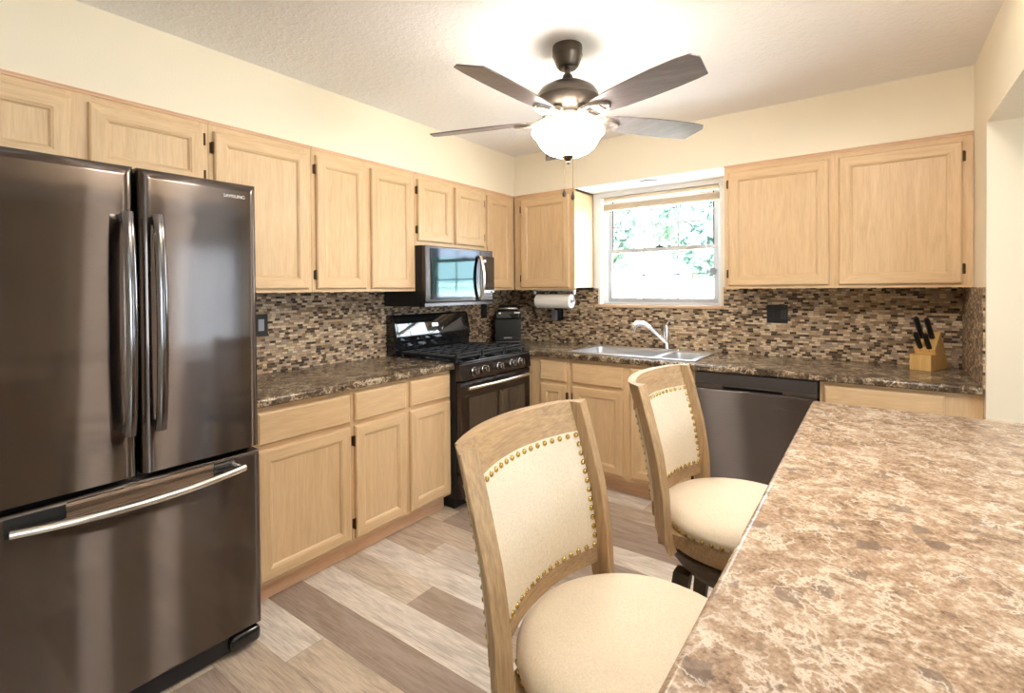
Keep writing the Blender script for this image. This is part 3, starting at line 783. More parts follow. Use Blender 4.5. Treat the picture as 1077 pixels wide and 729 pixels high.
MB().box(0.6935, 0.697, RY0_+0.075, RY1_-0.075, 0.305, 0.690, 0.001).build('oven_window', glassb_m, dor)
pp = []
for k in range(15):
    q = -1+2*k/14; pp.append((0.728+0.016*(1-q*q), -1.033+q*0.345, 0.760))
h = MB().tube(pp, 0.011, 12)
for s in (-1, 1): h.tube([(0.69, -1.033+s*0.325, 0.760), (0.731, -1.033+s*0.325, 0.760)], 0.009, 10)
h.build('handle', bright_m, dor)
MB().box(0.655, 0.692, RY0_+0.006, RY1_-0.006, 0.075, 0.225, 0.006).build('storage_drawer', range_m, rg)
# slanted console at the back
bg = MB().prism([(0.012, 0.905), (0.105, 0.905), (0.105, 0.975), (0.118, 1.045), (0.085, 1.185), (0.070, 1.195), (0.012, 1.195)], 'y', RY0_, RY1_, 0.004).build('backguard', gloss_m, rg)
gl = MB().prism([(0.1175, 1.052), (0.1195, 1.053), (0.0885, 1.181), (0.0865, 1.180)], 'y', RY0_+0.025, RY1_-0.025).build('console_glass', glassb_m, bg)
MB().prism([(0.1075, 1.100), (0.1095, 1.1005), (0.1035, 1.124), (0.1015, 1.1235)], 'y', -1.065, -1.005).build('clock_display', lcd_m, gl)
# burners and grates
for (x, y, r) in ((0.22, -1.25, 0.045), (0.22, -0.815, 0.04), (0.50, -1.25, 0.05), (0.50, -0.815, 0.055), (0.36, -1.033, 0.05)):
    MB().lathe([(r, 0.0), (r, 0.010), (r*0.8, 0.014), (r*0.75, 0.022), (0, 0.023)], (x, y, 0.920), 20).build('burner', iron_m, rg)
for (ya, yb) in ((-1.405, -1.165), (-1.155, -0.912), (-0.902, -0.662)):
    g = MB(); z0, z1 = 0.938, 0.952; s = 0.007
    g.box(0.145, 0.145+2*s, ya, yb, z0, z1, 0.003).box(0.655-2*s, 0.655, ya, yb, z0, z1, 0.003)
    g.box(0.145, 0.655, ya, ya+2*s, z0, z1, 0.003).box(0.145, 0.655, yb-2*s, yb, z0, z1, 0.003)
    for x in (0.23, 0.315, 0.40, 0.485, 0.57): g.box(x-s, x+s, ya, yb, z0+0.002, z1+0.002, 0.003)
    ym = (ya+yb)/2; g.box(0.145, 0.655, ym-s, ym+s, z0+0.002, z1+0.002, 0.003)
    for x in (0.150, 0.637):
        for y in (ya+0.001, yb-0.013): g.box(x, x+0.013, y, y+0.012, 0.9195, 0.94)
    # raised front bar of the grate
    g.box(0.642, 0.656, ya, ya+0.012, 0.930, 0.968, 0.003).box(0.642, 0.656, yb-0.012, yb, 0.930, 0.968, 0.003).box(0.642, 0.656, ya, yb, 0.958, 0.970, 0.003)
    g.build('grate', iron_m, rg)

# ------------------------------------------------------------------ microwave
MY0, MY1 = -1.428, -0.728
mw = thing('microwave', 'black stainless over-the-range microwave under the short wall cabinet', 'microwave', (0.2, -1.078, 1.258))
MB().box(0.012, 0.385, MY0, MY1, 1.258, 1.657, 0.003).build('body', black_m, mw)
md = MB().box(0.385, 0.414, MY0, -0.872, 1.285, 1.655, 0.006).build('door', micro_m, mw)
MB().box(0.4135, 0.4165, MY0+0.045, -0.905, 1.305, 1.640, 0.001).build('upper_glass', micro_glass_m, md)
MB().box(0.4160, 0.4180, MY0+0.050, -0.925, 1.345, 1.585, 0.001).build('window', mirror_m, md)
pp = []
for k in range(13):
    q = -1+2*k/12; pp.append((0.432+0.030*(1-q*q), -0.893+0.0*q, 1.452+q*0.155))
MB().tube(pp, 0.010, 12, 0.014, up=(1, 0, 0)).box(0.410, 0.436, -0.901, -0.885, 1.590, 1.612, 0.003).box(0.410, 0.436, -0.901, -0.885, 1.292, 1.314, 0.003).build('handle', bright_m, md)
cp = MB().box(0.385, 0.412, -0.869, MY1, 1.285, 1.655, 0.005).build('control_panel', range_m, mw)
MB().box(0.4115, 0.4135, -0.855, MY1+0.015, 1.345, 1.610, 0.001).build('keypad', glassb_m, cp)
MB().box(0.4133, 0.4142, -0.838, -0.812, 1.568, 1.584).build('clock_display', lcd_m, cp)
MB().prism([(0.36, 1.258), (0.410, 1.258), (0.404, 1.283), (0.36, 1.283)], 'y', MY0, MY1, 0.003).build('vent_strip', micro_m, mw)
v = MB()
for k in range(18): v.box(0.10, 0.30, MY0+0.06+k*0.032, MY0+0.075+k*0.032, 1.2565, 1.2585)
v.build('vent_grille', void_m, mw)

# ------------------------------------------------------------------ dishwasher
dw = thing('dishwasher', 'black stainless dishwasher between the sink cabinet and the right base cabinet', 'dishwasher', (2.184, -0.33, 0))
DX0, DX1 = 1.872, 2.498
MB().box(DX0, DX1, -0.600, -0.02, 0.09, 0.872, 0.003).build('tub', side_m, dw)
MB().box(DX0+0.01, DX1-0.01, -0.560, -0.05, 0.0, 0.09).build('toe_panel', void_m, dw)
dd = MB()
dd.prism([(-0.600, 0.105), (-0.658, 0.105), (-0.660, 0.11), (-0.660, 0.776), (-0.652, 0.782), (-0.600, 0.782)], 'x', DX0+0.003, DX1-0.003, 0.002)
dd = dd.build('door', dish_m, dw)
tp = MB(); band_m = simple('dishwasher_band', s2l((70, 66, 66)), 0.4, 0.3)
# top band with a scooped pocket grip
tp.box(DX0+0.003, DX1-0.003, -0.654, -0.600, 0.806, 0.870, 0.003).build('control_band', band_m, dd)
strip_m = brushed('dishwasher_strip', s2l((112, 106, 103)), 0.38, 0.3)
b = MB()
b.box(DX0+0.003, 2.030, -0.659, -0.600, 0.783, 0.806, 0.002).box(2.335, DX1-0.003, -0.659, -0.600, 0.783, 0.806, 0.002)
b.box(2.030, 2.335, -0.659, -0.600, 0.799, 0.806, 0.002)
b.build('trim_strip', strip_m, dd)
MB().box(2.030, 2.335, -0.622, -0.600, 0.782, 0.800).build('pocket_handle', void_m, dd)

# ------------------------------------------------------------------ small things on the counters
cm = thing('coffee_maker', 'black pod coffee maker in the corner behind the range', 'coffee maker', (0.185, -0.235, 0.9145), rotz=0.62)
cm.scale = (1.22, 1.10, 1.05)
# local: front -y
MB().box(-0.085, 0.085, -0.150, 0.130, 0.0, 0.022, 0.008).build('base', black_m, cm)
MB().box(-0.092, 0.092, 0.000, 0.132, 0.020, 0.255, 0.018, 4).build('housing', black_m, cm)
MB().box(-0.088, 0.088, -0.135, 0.02, 0.190, 0.262, 0.014, 3).build('brew_head', gloss_m, cm)
MB().lathe([(0.075, 0), (0.073, 0.022), (0.058, 0.042), (0.02, 0.052), (0, 0.053)], (0, -0.045, 0.262), 28).build('lid', gloss_m, cm)
MB().tube([(-0.068, -0.07, 0.270), (-0.06, -0.128, 0.277), (0.0, -0.150, 0.279), (0.06, -0.128, 0.277), (0.068, -0.07, 0.270)], 0.008, 10).build('handle', bright_m, cm)
MB().box(-0.088, 0.088, -0.128, -0.060, 0.022, 0.19, 0.006).build('front_panel', black_m, cm)
MB().box(0.045, 0.085, -0.138, -0.132, 0.240, 0.252, 0.001).build('button_strip', whitep_m, cm)
MB().box(-0.060, -0.045, -0.138, -0.132, 0.236, 0.248, 0.001).build('indicator', whitep_m, cm)
text_part('logo', 'KEURIG', 0.016, Matrix.Translation((0.0, -0.1295, 0.045)) @ Matrix.Rotation(PI/2, 4, 'X'), logo_m, cm)

# paper towel holder and roll under the wall cabinet
TZ, TY = 1.268, -0.225
th = thing('paper_towel_holder', 'white paper towel holder screwed under the wall cabinet left of the window', 'towel holder', (0.65, TY, TZ))
MB().box(0.452, 0.835, TY-0.020, TY+0.020, 1.350, 1.3585, 0.003).build('mounting_bar', whitep_m, th)
MB().prism([(TY-0.020, 1.352), (TY+0.020, 1.352), (TY+0.012, 1.322), (TY-0.012, 1.322)], 'x', 0.822, 0.836, 0.004).build('bracket', whitep_m, th)
MB().prism([(TY-0.020, 1.352), (TY+0.020, 1.352), (TY+0.012, 1.322), (TY-0.012, 1.322)], 'x', 0.452, 0.464, 0.004).build('bracket', whitep_m, th)
MB().tube([(0.829, TY, 1.325), (0.829, TY-0.004, 1.30), (0.826, TY, TZ), (0.80, TY, TZ), (0.49, TY, TZ), (0.460, TY, TZ), (0.457, TY, 1.325)], 0.0035, 8).build('rod', handle_m, th)
n = 40; rolls = []
pr = [(0.020, 0.0), (0.054, 0.0), (0.0565, 0.003), (0.0565, 0.317), (0.054, 0.320), (0.020, 0.320), (0.020, 0.0)]
b = MB(); t = bmesh.new(); rings = []
for r, z in pr: rings.append([t.verts.new((0.485+z, TY+r*math.cos(2*PI*k/n), TZ+r*math.sin(2*PI*k/n))) for k in range(n)])
for a, c in zip(rings, rings[1:]):
    for k in range(n): t.faces.new((a[k], a[(k+1) % n], c[(k+1) % n], c[k]))
bmesh.ops.recalc_face_normals(t, faces=t.faces); b._take(t)
tag(b.build('paper_towel_roll', paper_m), 'white paper towel roll hanging under the wall cabinet left of the window', 'paper towels')

# knife block with knives
KB = (2.972, -0.150, 0.9145); KR = 0.42
kb = thing('knife_block', 'light wood knife block on the right end of the back counter', 'knife block', KB, rotz=-KR)
# local: low front at -y, slots slope up to the back (+y)
MB().box(-0.048, 0.048, -0.095, -0.030, 0.0, 0.085, 0.003).build('front_block', bamboo_m, kb)
MB().prism([(-0.0298, 0.0), (-0.0298, 0.082), (-0.046, 0.112), (0.022, 0.205), (0.125, 0.0)], 'x', -0.048, 0.048, 0.003).build('slotted_block', bamboo_m, kb)
from math import sin, cos
RKB = Matrix.Translation(KB) @ Matrix.Rotation(-KR, 4, 'Z')
def knife(label, lx, ly, lz, length, wide):
    d = Vector((0, -0.56, 0.828))           # handles lean to the front of the block
    wp = RKB @ Vector((lx, ly, lz))
    k = thing('kitchen_knife', label, 'knife', wp, rotz=-KR, group='black handled knives in the block')
    p = [Vector((0, 0, 0)) + d*s*length for s in (0, 0.15, 0.4, 0.7, 0.92, 1.0)]
    MB().tube(p, [wide*0.8, wide, wide*0.85, wide*1.05, wide*1.15, wide*0.7], 12, [0.012]*5+[0.008], up=(0, 0.828, 0.56)).build('handle', black_m, k)
    MB().box(-0.0012, 0.0012, -0.010, 0.010, -0.060, 0.004, M=Matrix.Rotation(math.atan2(0.56, 0.828), 4, 'X')).build('blade', bright_m, k)
    return k
knife('black handled knife upper left in the wooden knife block', -0.026, -0.004, 0.172, 0.135, 0.0155)
knife('black handled knife upper right in the wooden knife block', 0.020, -0.004, 0.172, 0.128, 0.0155)
knife('black handled knife lower left, at the front of the knife block', -0.020, -0.040, 0.118, 0.100, 0.013)
knife('black handled knife lower right, at the front of the knife block', 0.020, -0.040, 0.118, 0.095, 0.013)

# outlets
def outlet(face, u, z, wall, label):
    def bx(mb, du, dz, wa, wb, bev=0.0):
        if face == 'B': return mb.box(u-du, u+du, -wb, -wa, z-dz, z+dz, bev)
        return mb.box(wa, wb, u-du, u+du, z-dz, z+dz, bev)
    o = thing('wall_outlet', label, 'outlet', (u, -wall, z) if face == 'B' else (wall, u, z), group='black outlet plates on the backsplash')
    bx(MB(), 0.062 if 'double' in label else 0.038, 0.060, wall, wall+0.006, 0.002).build('cover_plate', black_m, o)
    return o
o = outlet('B', 2.220, 1.192, 0.008, 'black double outlet plate on the backsplash under the right wall cabinet')
MB().box(2.182-0.016, 2.182+0.016, -0.018, -0.0135, 1.160, 1.224, 0.002).build('socket', black_m, o)
MB().box(2.258-0.016, 2.258+0.016, -0.019, -0.0135, 1.160, 1.224, 0.002).build('switch', side_m, o)
o = outlet('L', -2.280, 1.182, 0.008, 'black outlet plate on the left backsplash beside the refrigerator')
MB().box(0.0135, 0.018, -2.296, -2.264, 1.150, 1.214, 0.002).build('socket', greyp_m, o)
o = outlet('L', -0.348, 1.178, 0.008, 'black outlet plate behind the coffee maker near the microwave')
MB().box(0.0135, 0.018, -0.364, -0.332, 1.146, 1.210, 0.002).build('socket', side_m, o)
o = outlet('B', 0.565, 1.160, 0.008, 'black outlet plate on the backsplash below the paper towels')
MB().box(0.549, 0.581, -0.018, -0.0135, 1.128, 1.192, 0.002).build('socket', side_m, o)
tag(MB().box(0.505, 0.552, -0.050, -0.0150, 1.098, 1.186, 0.006).build('plug_adapter', greyp_m), 'grey plug-in adapter in the outlet below the paper towels', 'plug')

# ------------------------------------------------------------------ ceiling fan
FX, FYC2 = 1.618, -1.702
FS = 1.035
def FP(p): return [(r*FS, CZ+(z-CZ)*FS) for r, z in p]
def FZ(z): return CZ+(z-CZ)*FS
fan = thing('ceiling_fan', 'five blade pewter ceiling fan with a lit frosted glass bowl', 'ceiling fan', (FX, FYC2, 1.92))
c0 = (FX, FYC2, 0)
MB().lathe([(0.0, ZC), (0.066, ZC), (0.068, ZC-0.012), (0.066, ZC-0.036), (0.068, ZC-0.040), (0.064, ZC-0.048), (0.050, ZC-0.088), (0.040, ZC-0.098), (0.0, ZC-0.098)], c0, 40).build('canopy', nickel_m, fan)
MB().lathe(FP([(0.0, 2.35), (0.0125, 2.35), (0.0125, 2.29), (0.0, 2.29)]), c0, 20).build('downrod', nickel_m, fan)
MB().lathe(FP([(0.0, 2.300), (0.020, 2.298), (0.024, 2.285), (0.034, 2.268), (0.040, 2.262), (0.085, 2.252), (0.118, 2.232), (0.132, 2.210), (0.134, 2.196), (0.138, 2.190), (0.134, 2.180), (0.112, 2.155), (0.096, 2.140), (0.090, 2.128), (0.0, 2.128)]), c0, 48).build('motor_housing', nickel_m, fan)
MB().lathe(FP([(0.0, 2.130), (0.060, 2.130), (0.066, 2.118), (0.050, 2.104), (0.046, 2.096), (0.078, 2.090), (0.086, 2.080), (0.086, 2.074), (0.0, 2.074)]), c0, 40).build('light_fitter', nickel_b, fan)
prof = [(0.084, 2.092), (0.104, 2.087), (0.128, 2.079), (0.148, 2.067), (0.158, 2.053), (0.158, 2.046), (0.152, 2.038), (0.141, 2.028), (0.134, 2.016), (0.126, 2.000), (0.112, 1.981), (0.090, 1.964), (0.062, 1.952), (0.030, 1.946), (0.0, 1.945)]
MB().lathe(FP(prof), c0, 48).build('glass_bowl', bowl_m, fan)
MB().lathe(FP([(0.0, 1.952), (0.026, 1.950), (0.028, 1.943), (0.020, 1.937), (0.012, 1.928), (0.006, 1.924), (0.008, 1.918), (0.005, 1.912), (0.0, 1.911)]), c0, 24).build('finial', nickel_m, fan)
for dx, dy, zb in ((0.010, -0.055, 1.785), (0.045, -0.040, 1.770)):
    ch = MB().tube([(FX+dx, FYC2+dy, FZ(2.085)), (FX+dx*1.0, FYC2+dy, 2.0), (FX+dx, FYC2+dy, zb+0.02)], 0.0013, 6).build('pull_chain', brass_m, fan)
    MB().lathe([(0.0, 0.026), (0.003, 0.024), (0.004, 0.016), (0.0085, 0.006), (0.009, -0.002), (0.006, -0.010), (0.0, -0.012)], (FX+dx, FYC2+dy, zb), 14).build('pull_knob', nickel_m, ch)
A0 = math.radians(-91.0)
for k in range(5):
    a = A0+2*PI*k/5
    MZ = Matrix.Translation((FX, FYC2, FZ(2.108))) @ Matrix.Rotation(a, 4, 'Z') @ Matrix.Scale(FS, 4)
    MP = MZ @ Matrix.Rotation(math.radians(-13), 4, 'X')
    # blade outline: narrow root, full middle, slanted clipped tip
    top = [(0.165, 0.040), (0.20, 0.052), (0.28, 0.063), (0.40, 0.070), (0.52, 0.072), (0.60, 0.070), (0.640, 0.066)]
    bot = [(0.672, -0.030), (0.655, -0.058), (0.60, -0.066), (0.50, -0.070), (0.38, -0.068), (0.28, -0.062), (0.20, -0.052), (0.165, -0.040)]
    bl_ = MB().prism(top+bot, 'z', -0.003, 0.003, 0.0015, M=MP)
    blade = bl_.build('fan_blade', blade_m, fan)
    # pierced cast iron arm: two curved ribs around an opening and a plate under the blade root
    ir = MB()
    for s in (-1, 1):
        ir.tube([(0.080, 0.008*s, 0.022), (0.105, 0.022*s, 0.006), (0.140, 0.040*s, -0.010), (0.185, 0.040*s, -0.009), (0.225, 0.022*s, -0.007), (0.245, 0.0, -0.007)], [0.009, 0.009, 0.010, 0.010, 0.009, 0.007], 8, [0.005]*6, M=MP)
    ir.box(0.070, 0.110, -0.018, 0.018, 0.004, 0.028, 0.004, M=MP)
    ir.box(0.165, 0.200, -0.042, 0.042, -0.008, -0.0035, 0.002, M=MP)
    ir.build('blade_arm', nickel_b, blade)

# ------------------------------------------------------------------ island
IX0, IX1, IY0, IY1 = 2.532, 3.60, -3.30, -1.372
b = MB(); slab(b, IX0, IX1, IY0, IY1, 0.874, 0.914, '-x', 0.014)
tag(b.build('island_countertop', island_m, smooth=40), 'tan marbled island countertop in the foreground beside the stools', 'countertop')
ib = thing('island_cabinet', 'oak island base below the tan marbled countertop', 'cabinet', (3.2, -2.34, 0))
MB().box(2.90, 3.55, IY0+0.05, IY1-0.04, 0.09, 0.8735, 0.003).build('body', oak_z, ib)
MB().box(2.95, 3.50, IY0+0.10, IY1-0.09, 0.0, 0.09).build('toe_kick', kick_y, ib)
b = MB()
for k in range(3):
    y0 = IY0+0.09+k*0.60
    m_ = door_panel('L', -1, 1, 0, 1, 0); m_.bm.free()
    b.box(2.892, 2.902, y0, y0+0.56, 0.14, 0.83, 0.003)
b.build('side_panel', oak_z, ib)

# ------------------------------------------------------------------ counter stools
def stool():
    st = thing('counter_stool', 'x', 'stool', (0, 0, 0), rotz=0.0)
    PF = [(0.598, -0.128), (0.62, -0.138), (0.66, -0.144), (0.70, -0.146), (0.758, -0.149), (0.864, -0.163), (0.985, -0.193), (1.08, -0.220)]
    def pf(z):
        for (za, xa), (zb_, xb) in zip(PF, PF[1:]):
            if z <= zb_: return xa+(xb-xa)*(z-za)/(zb_-za)
        return PF[-1][1]
    PD = 0.045
    for s in (-1, 1):
        secs = []
        for z in (0.600, 0.612, 0.635, 0.66, 0.70, 0.76, 0.82, 0.88, 0.94, 1.0, 1.05, 1.077, 1.08):
            f = pf(z); dep = PD*(0.45 if z < 0.605 else 0.70 if z < 0.62 else 0.9 if z < 0.64 else 1.0)
            r = f-dep; ya, yb = 0.214, 0.259
            e = 0.004 if z < 1.0795 else 0.007
            ring = [(f, ya+0.002), (f-0.006, yb-0.002), (f-0.009, yb-0.0005), (r, yb-0.034), (r-0.003, yb-0.038), (r-0.003, ya), (f-0.002, ya)]
            secs.append([(x, s*y, z) for x, y in ring])
        MB().loft(secs).build('post', stool_z, st, smooth=30)
    INS, SAG, TH = 0.030, 0.050, 0.026
    def xf(y, z): return pf(z)-INS-SAG*(1-(y/0.215)**2)
    ys = lin(-0.2145, 0.2145, 17)
    def curved(z0, z1, th, bulge=0.0, off=0.0, nz=6, yy=ys, flip=False):
        zs = lin(z0, z1, nz)
        def bl_(y, z):
            a = max(0.0, 1-(y/(yy[-1]))**2)**0.45; c = max(0.0, 1-((2*z-z0-z1)/(z1-z0))**2)**0.45
            return bulge*a*c
        if not flip:
            return MB().sheet(lambda u, v: (xf(u, v)+off+bl_(u, v), u, v), yy, zs, back=lambda u, v: (xf(u, v)+off-th, u, v))
        return MB().sheet(lambda u, v: (xf(u, v)+off-bl_(u, v), u, v), yy, zs, back=lambda u, v: (xf(u, v)+off+th, u, v))
    curved(1.004, 1.080, TH).build('top_rail', stool_y, st)
    curved(0.688, 0.730, TH).build('bottom_rail', stool_y, st)
    yp = lin(-0.2135, 0.2135, 25)
    fp = curved(0.7265, 1.0075, 0.014, 0.008, 0.001, 18, yp).build('back_cushion', linen_m, st, smooth=60)
    rp = curved(0.7265, 1.0075, 0.010, 0.010, -TH-0.001, 18, yp, True).build('rear_cushion', linen_m, st, smooth=60)
    # brass nail heads round the front cushion
    nail = None; nails = []
    zt_, zb_ = 0.999, 0.735
    for k in range(17):
        y = -0.203+0.406*k/16; nails += [(y, zt_), (y, zb_)]
    for k in range(1, 12):
        z = zb_+(zt_-zb_)*k/12; nails += [(-0.205, z), (0.205, z)]
    for y, z in nails:
        x = xf(y, z)+0.0035
        if nail is None:
            nail = MB().lathe([(0.0068, 0.0), (0.0062, 0.0026), (0.004, 0.0048), (0.0, 0.0056)], (0, 0, 0), 10, 'x').build('nailhead', brass_m, fp)
            nail.location = (x, y, z); cur = nail
        else:
            cur = copy_part(nail, fp, (x, y, z))
        cur.rotation_euler = (0, math.radians(-8), math.atan2(SAG*2*y/0.215**2, 1)*-1)
    rn = MB()
    for y, z in nails:
        rn.lathe([(0.005, 0.0), (0.0046, -0.0018), (0.003, -0.0030), (0.0, -0.0034)], (xf(y, z)-TH-0.0025, y, z), 8, 'x')
    r_ = rn.build('nailhead_row', brass_m, rp); r_['kind'] = 'stuff'
    # seat
    SR = 0.236
    seat = MB().lathe([(0.0, 0.716), (0.06, 0.7155), (0.12, 0.712), (0.17, 0.707), (0.205, 0.699), (0.226, 0.686), (SR, 0.670), (SR, 0.660), (0.232, 0.648), (0.0, 0.648)], (0, 0, 0), 64).build('seat_cushion', linen_m, st, smooth=60)
    nl = None
    for k in range(44):
        a = -PI*0.80+2*PI*0.80*k/43
        if nl is None:
            nl = MB().lathe([(0.0068, 0.0), (0.0062, 0.0026), (0.004, 0.0048), (0.0, 0.0056)], (0, 0, 0), 10, 'x').build('nailhead', brass_m, seat); c_ = nl
        else: c_ = copy_part(nl, seat)
        c_.location = (0.233*math.cos(a), 0.233*math.sin(a), 0.6535); c_.rotation_euler = (0, 0, a)
    ap = MB().lathe([(0.0, 0.648), (0.228, 0.648), (0.234, 0.642), (0.234, 0.606), (0.228, 0.600), (0.224, 0.590), (0.0, 0.590)], (0, 0, 0), 64)
    ap.box(-0.188, -0.10, -0.2135, 0.2135, 0.606, 0.6475, 0.003)
    ap.build('apron', stool_y, st)
    MB().lathe([(0.0, 0.590), (0.10, 0.590), (0.10, 0.578), (0.212, 0.578), (0.218, 0.572), (0.217, 0.560), (0.208, 0.540), (0.192, 0.520), (0.176, 0.508), (0.170, 0.498), (0.0, 0.498)], (0, 0, 0), 64).build('swivel_base', stool_dark, st)
    legs = []
    for sx in (-1, 1):
        for sy in (-1, 1):
            a0 = Vector((sx*0.135, sy*0.135, 0.505)); a1 = Vector((sx*0.20, sy*0.20, 0.0)); secs = []
            for q in lin(0, 1, 6):
                p = a0.lerp(a1, q); h = 0.024-0.007*q
                secs.append([(p.x+i*h, p.y+j*h, p.z) for i, j in ((-1, -1), (1, -1), (1, 1), (-1, 1))])
            MB().loft(secs).build('leg', stool_dark, st, smooth=20)
    zf = 0.185; e = 0.176
    for (p, q) in (((-e, -e), (e, -e)), ((e, -e), (e, e)), ((e, e), (-e, e)), ((-e, e), (-e, -e))):
        MB().tube([(p[0], p[1], zf), (q[0], q[1], zf)], 0.016, 8, 0.012).build('footrest', stool_dark, st)
    return st
s1 = stool()
s1['label'] = 'nearer wooden swivel stool with cream linen seat, large in the foreground'; s1['group'] = 'stools at the island'
s2 = copy_tree(s1)
s2['label'] = 'farther wooden swivel stool with cream linen seat, in front of the dishwasher'
s1.location = (2.362, -2.758, 0); s1.rotation_euler = (0, 0, math.radians(2.8))
s2.location = (2.396, -2.012, 0); s2.rotation_euler = (0, 0, math.radians(0.6))

# ------------------------------------------------------------------ dining side and behind the camera
dwn = MB().box(XE+0.02, XE+0.08, -0.95, -0.89, 0, 2.05).box(XE+0.02, XE+0.08, -0.11, -0.05, 0, 2.05).box(XE+0.02, XE+0.08, -0.95, -0.05, 1.97, 2.05).box(XE+0.02, XE+0.08, -0.95, -0.05, 0, 0.10)
pd = struct(dwn.build('door_1', vinyl_m, origin=(XE+0.05, -0.5, 0), smooth=0))
MB().box(XE+0.048, XE+0.052, -0.90, -0.10, 0.09, 1.98).build('glass_pane', pane_m, pd)
w2 = MB().box(XE+0.03, XE+0.08, -4.8, -4.75, 0.6, 2.1).box(XE+0.03, XE+0.08, -3.15, -3.1, 0.6, 2.1).box(XE+0.03, XE+0.08, -4.8, -3.1, 2.05, 2.1).box(XE+0.03, XE+0.08, -4.8, -3.1, 0.6, 0.65).box(XE+0.03, XE+0.08, -3.97, -3.93, 0.6, 2.1)
w2 = struct(w2.build('fill_window', vinyl_m, origin=(XE+0.05, -3.95, 0.6), smooth=0))  # added window, out of view, lets cool side light into the room
for ya, yb in ((-4.76, -3.96), (-3.94, -3.14)):
    MB().box(XE+0.053, XE+0.057, ya, yb, 0.64, 2.06).build('glass_pane', pane_m, w2)
sheer = NT('sheer_voile')
tb_ = sheer.n('ShaderNodeBsdfTranslucent'); td_ = sheer.n('ShaderNodeBsdfTransparent'); ms_ = sheer.n('ShaderNodeMixShader')
fold = sheer.noise(sheer.coord('Object', (1, 14, 0.2)), 3.0, 2)
sheer.l(sheer.ramp(fold, [(0.3, s2l((176, 190, 206))), (0.7, s2l((216, 226, 236)))]), tb_.inputs[0]); ms_.inputs[0].default_value = 0.10
sheer.l(tb_.outputs[0], ms_.inputs[1]); sheer.l(td_.outputs[0], ms_.inputs[2]); sheer.l(ms_.outputs[0], sheer.t.nodes['Material Output'].inputs['Surface'])
cz = MB().sheet(lambda u, v: (XE-0.055+0.018*math.sin(u*75), u, v), lin(-0.99, -0.03, 90), lin(0.02, 2.08, 2))
ct = thing('sheer_curtain', 'sheer bluish white curtain hanging over the glass door of the dining side', 'curtain', (XE-0.055, -0.51, 0.02))
cz.build('cloth', sheer.m, ct, smooth=80)
MB().tube([(XE-0.055, -1.03, 2.085), (XE-0.055, -0.005, 2.085)], 0.009, 10).box(XE-0.055, XE, -1.02, -1.005, 2.08, 2.092).box(XE-0.055, XE, -0.025, -0.01, 2.08, 2.092).build('rod', handle_m, ct)
for nm, lx, ly, lab in (('ceiling_lamp', 2.95, -2.57, 'lit small flush ceiling lamp over the island, the one nearer the camera'), ('ceiling_lamp', 2.95, -2.12, 'lit small flush ceiling lamp over the island, the one nearer the window')):
    cl = thing(nm, lab, 'lamp', (lx, ly, ZC-0.10))
    MB().lathe([(0.0, ZC), (0.115, ZC), (0.115, ZC-0.016), (0.105, ZC-0.020), (0.0, ZC-0.020)], (lx, ly, 0), 40).build('base', nickel_b, cl)
    MB().lathe([(0.102, ZC-0.0202), (0.102, ZC-0.055), (0.088, ZC-0.076), (0.05, ZC-0.088), (0.0, ZC-0.091)], (lx, ly, 0), 40).build('glass_dome', dome_m, cl)

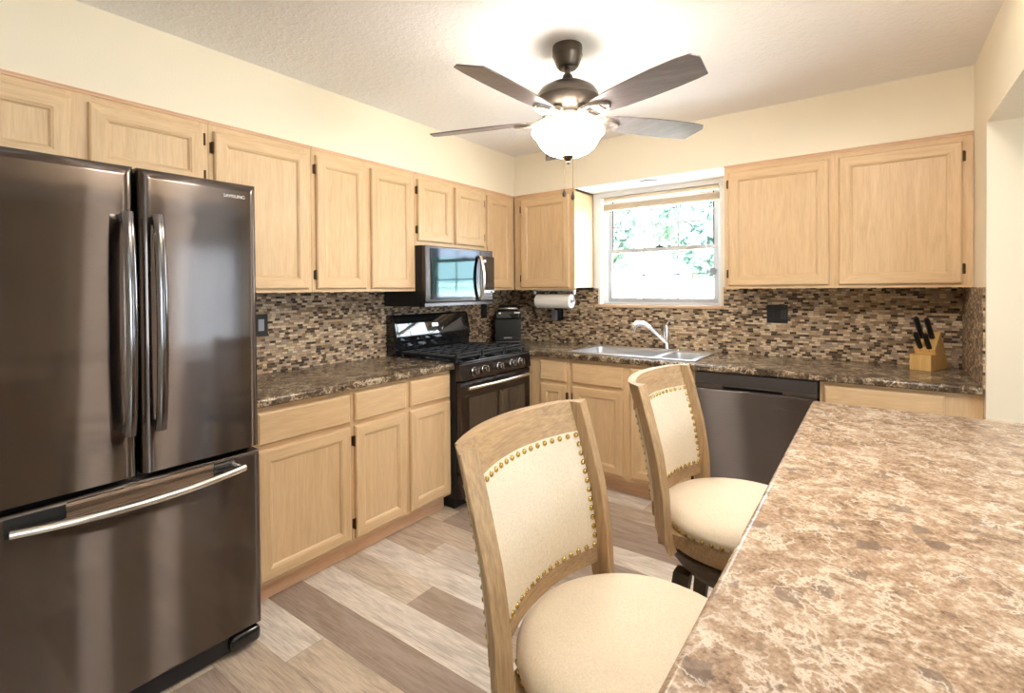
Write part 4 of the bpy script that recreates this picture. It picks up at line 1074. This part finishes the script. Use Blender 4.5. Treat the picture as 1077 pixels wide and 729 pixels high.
# ------------------------------------------------------------------ outdoors behind the sink window
lawn_m = paint('lawn_green', s2l((120, 146, 92)), 0.3, 30)
bounce_m = paint('bounce_ground_pale', s2l((206, 204, 200)), 0.2, 20)
struct(MB().box(-14, 20, 5.0, 30, -0.5, -0.4).build('ground', lawn_m, origin=(0, 10, -0.5), smooth=0))
struct(MB().box(-14, 20, 0.2, 5.0, -0.5, -0.4).build('bounce_ground', bounce_m, origin=(0, 2, -0.5), smooth=0))  # added pale ground, unseen, bounces sunlight up through the sink window
fence = thing('garden_fence', 'white board fence out in the garden beyond the sink window', 'fence', (0, 7.0, -0.4))
b = MB()
for k in range(60): b.box(-9+k*0.3, -9+k*0.3+0.285, 7.0, 7.03, -0.4, 1.52, 0.004)
b.build('boards', vinyl_m, fence)
MB().box(-9, 9, 6.95, 7.0, 1.45, 1.55).box(-9, 9, 6.95, 7.0, 0.3, 0.4).build('rails', vinyl_m, fence)
bark_m = oak('tree_bark', 'z', s2l((120, 104, 88)), s2l((80, 66, 54)), 0.9)
def leafmat(rgb):
    t = NT('leaves'); n = t.noise(t.coord('Object'), 3, 3)
    t.l(t.mix(n, tuple(x*0.6 for x in rgb), tuple(min(1, x*1.4) for x in rgb)), t.b.inputs['Base Color']); t.b.inputs['Roughness'].default_value = 0.7
    return t.m
lf = [leafmat(s2l((150, 168, 162))), leafmat(s2l((140, 164, 160)))]
for i, (tx, ty, hh, rr, lab) in enumerate(((-4.6, 11.0, 5.2, 1.45, 'leafy tree outside beyond the fence, at the left of the sink window'), (-0.6, 10.6, 4.4, 1.2, 'leafy tree outside beyond the fence, behind the middle of the sink window'),
                                     (-2.6, 15.0, 6.6, 1.7, 'tall leafy tree furthest back outside the sink window'), (-8.2, 12.5, 5.4, 1.7, 'leafy tree outside, seen past the left edge of the sink window'))):
    tr = thing('tree', lab, 'tree', (tx, ty, -0.4), group='trees beyond the garden fence')
    MB().tube([(tx, ty, -0.4), (tx+0.05, ty, hh*0.4), (tx, ty+0.05, hh*0.75)], [0.16, 0.12, 0.06], 10).build('trunk', bark_m, tr)
    rnd = random.Random(i); lv = bmesh.new()
    for q in range(3400):
        d = Vector((rnd.gauss(0, 1), rnd.gauss(0, 1), rnd.gauss(0, 1))).normalized()*rr*rnd.uniform(0.45, 1.0)
        p = Vector((tx, ty, hh*0.66))+Vector((d.x, d.y, d.z*1.25))
        ax = Vector((rnd.gauss(0, 1), rnd.gauss(0, 1), rnd.gauss(0, 1))).normalized(); s = rnd.uniform(0.12, 0.24)
        bx_ = ax.orthogonal().normalized()*s; by_ = ax.cross(bx_).normalized()*s*0.55
        lv.faces.new([lv.verts.new(p+bx_), lv.verts.new(p+by_), lv.verts.new(p-bx_), lv.verts.new(p-by_)])
    m_ = MB(); m_._take(lv); m_.build('foliage', lf[i % 2], tr, smooth=0)
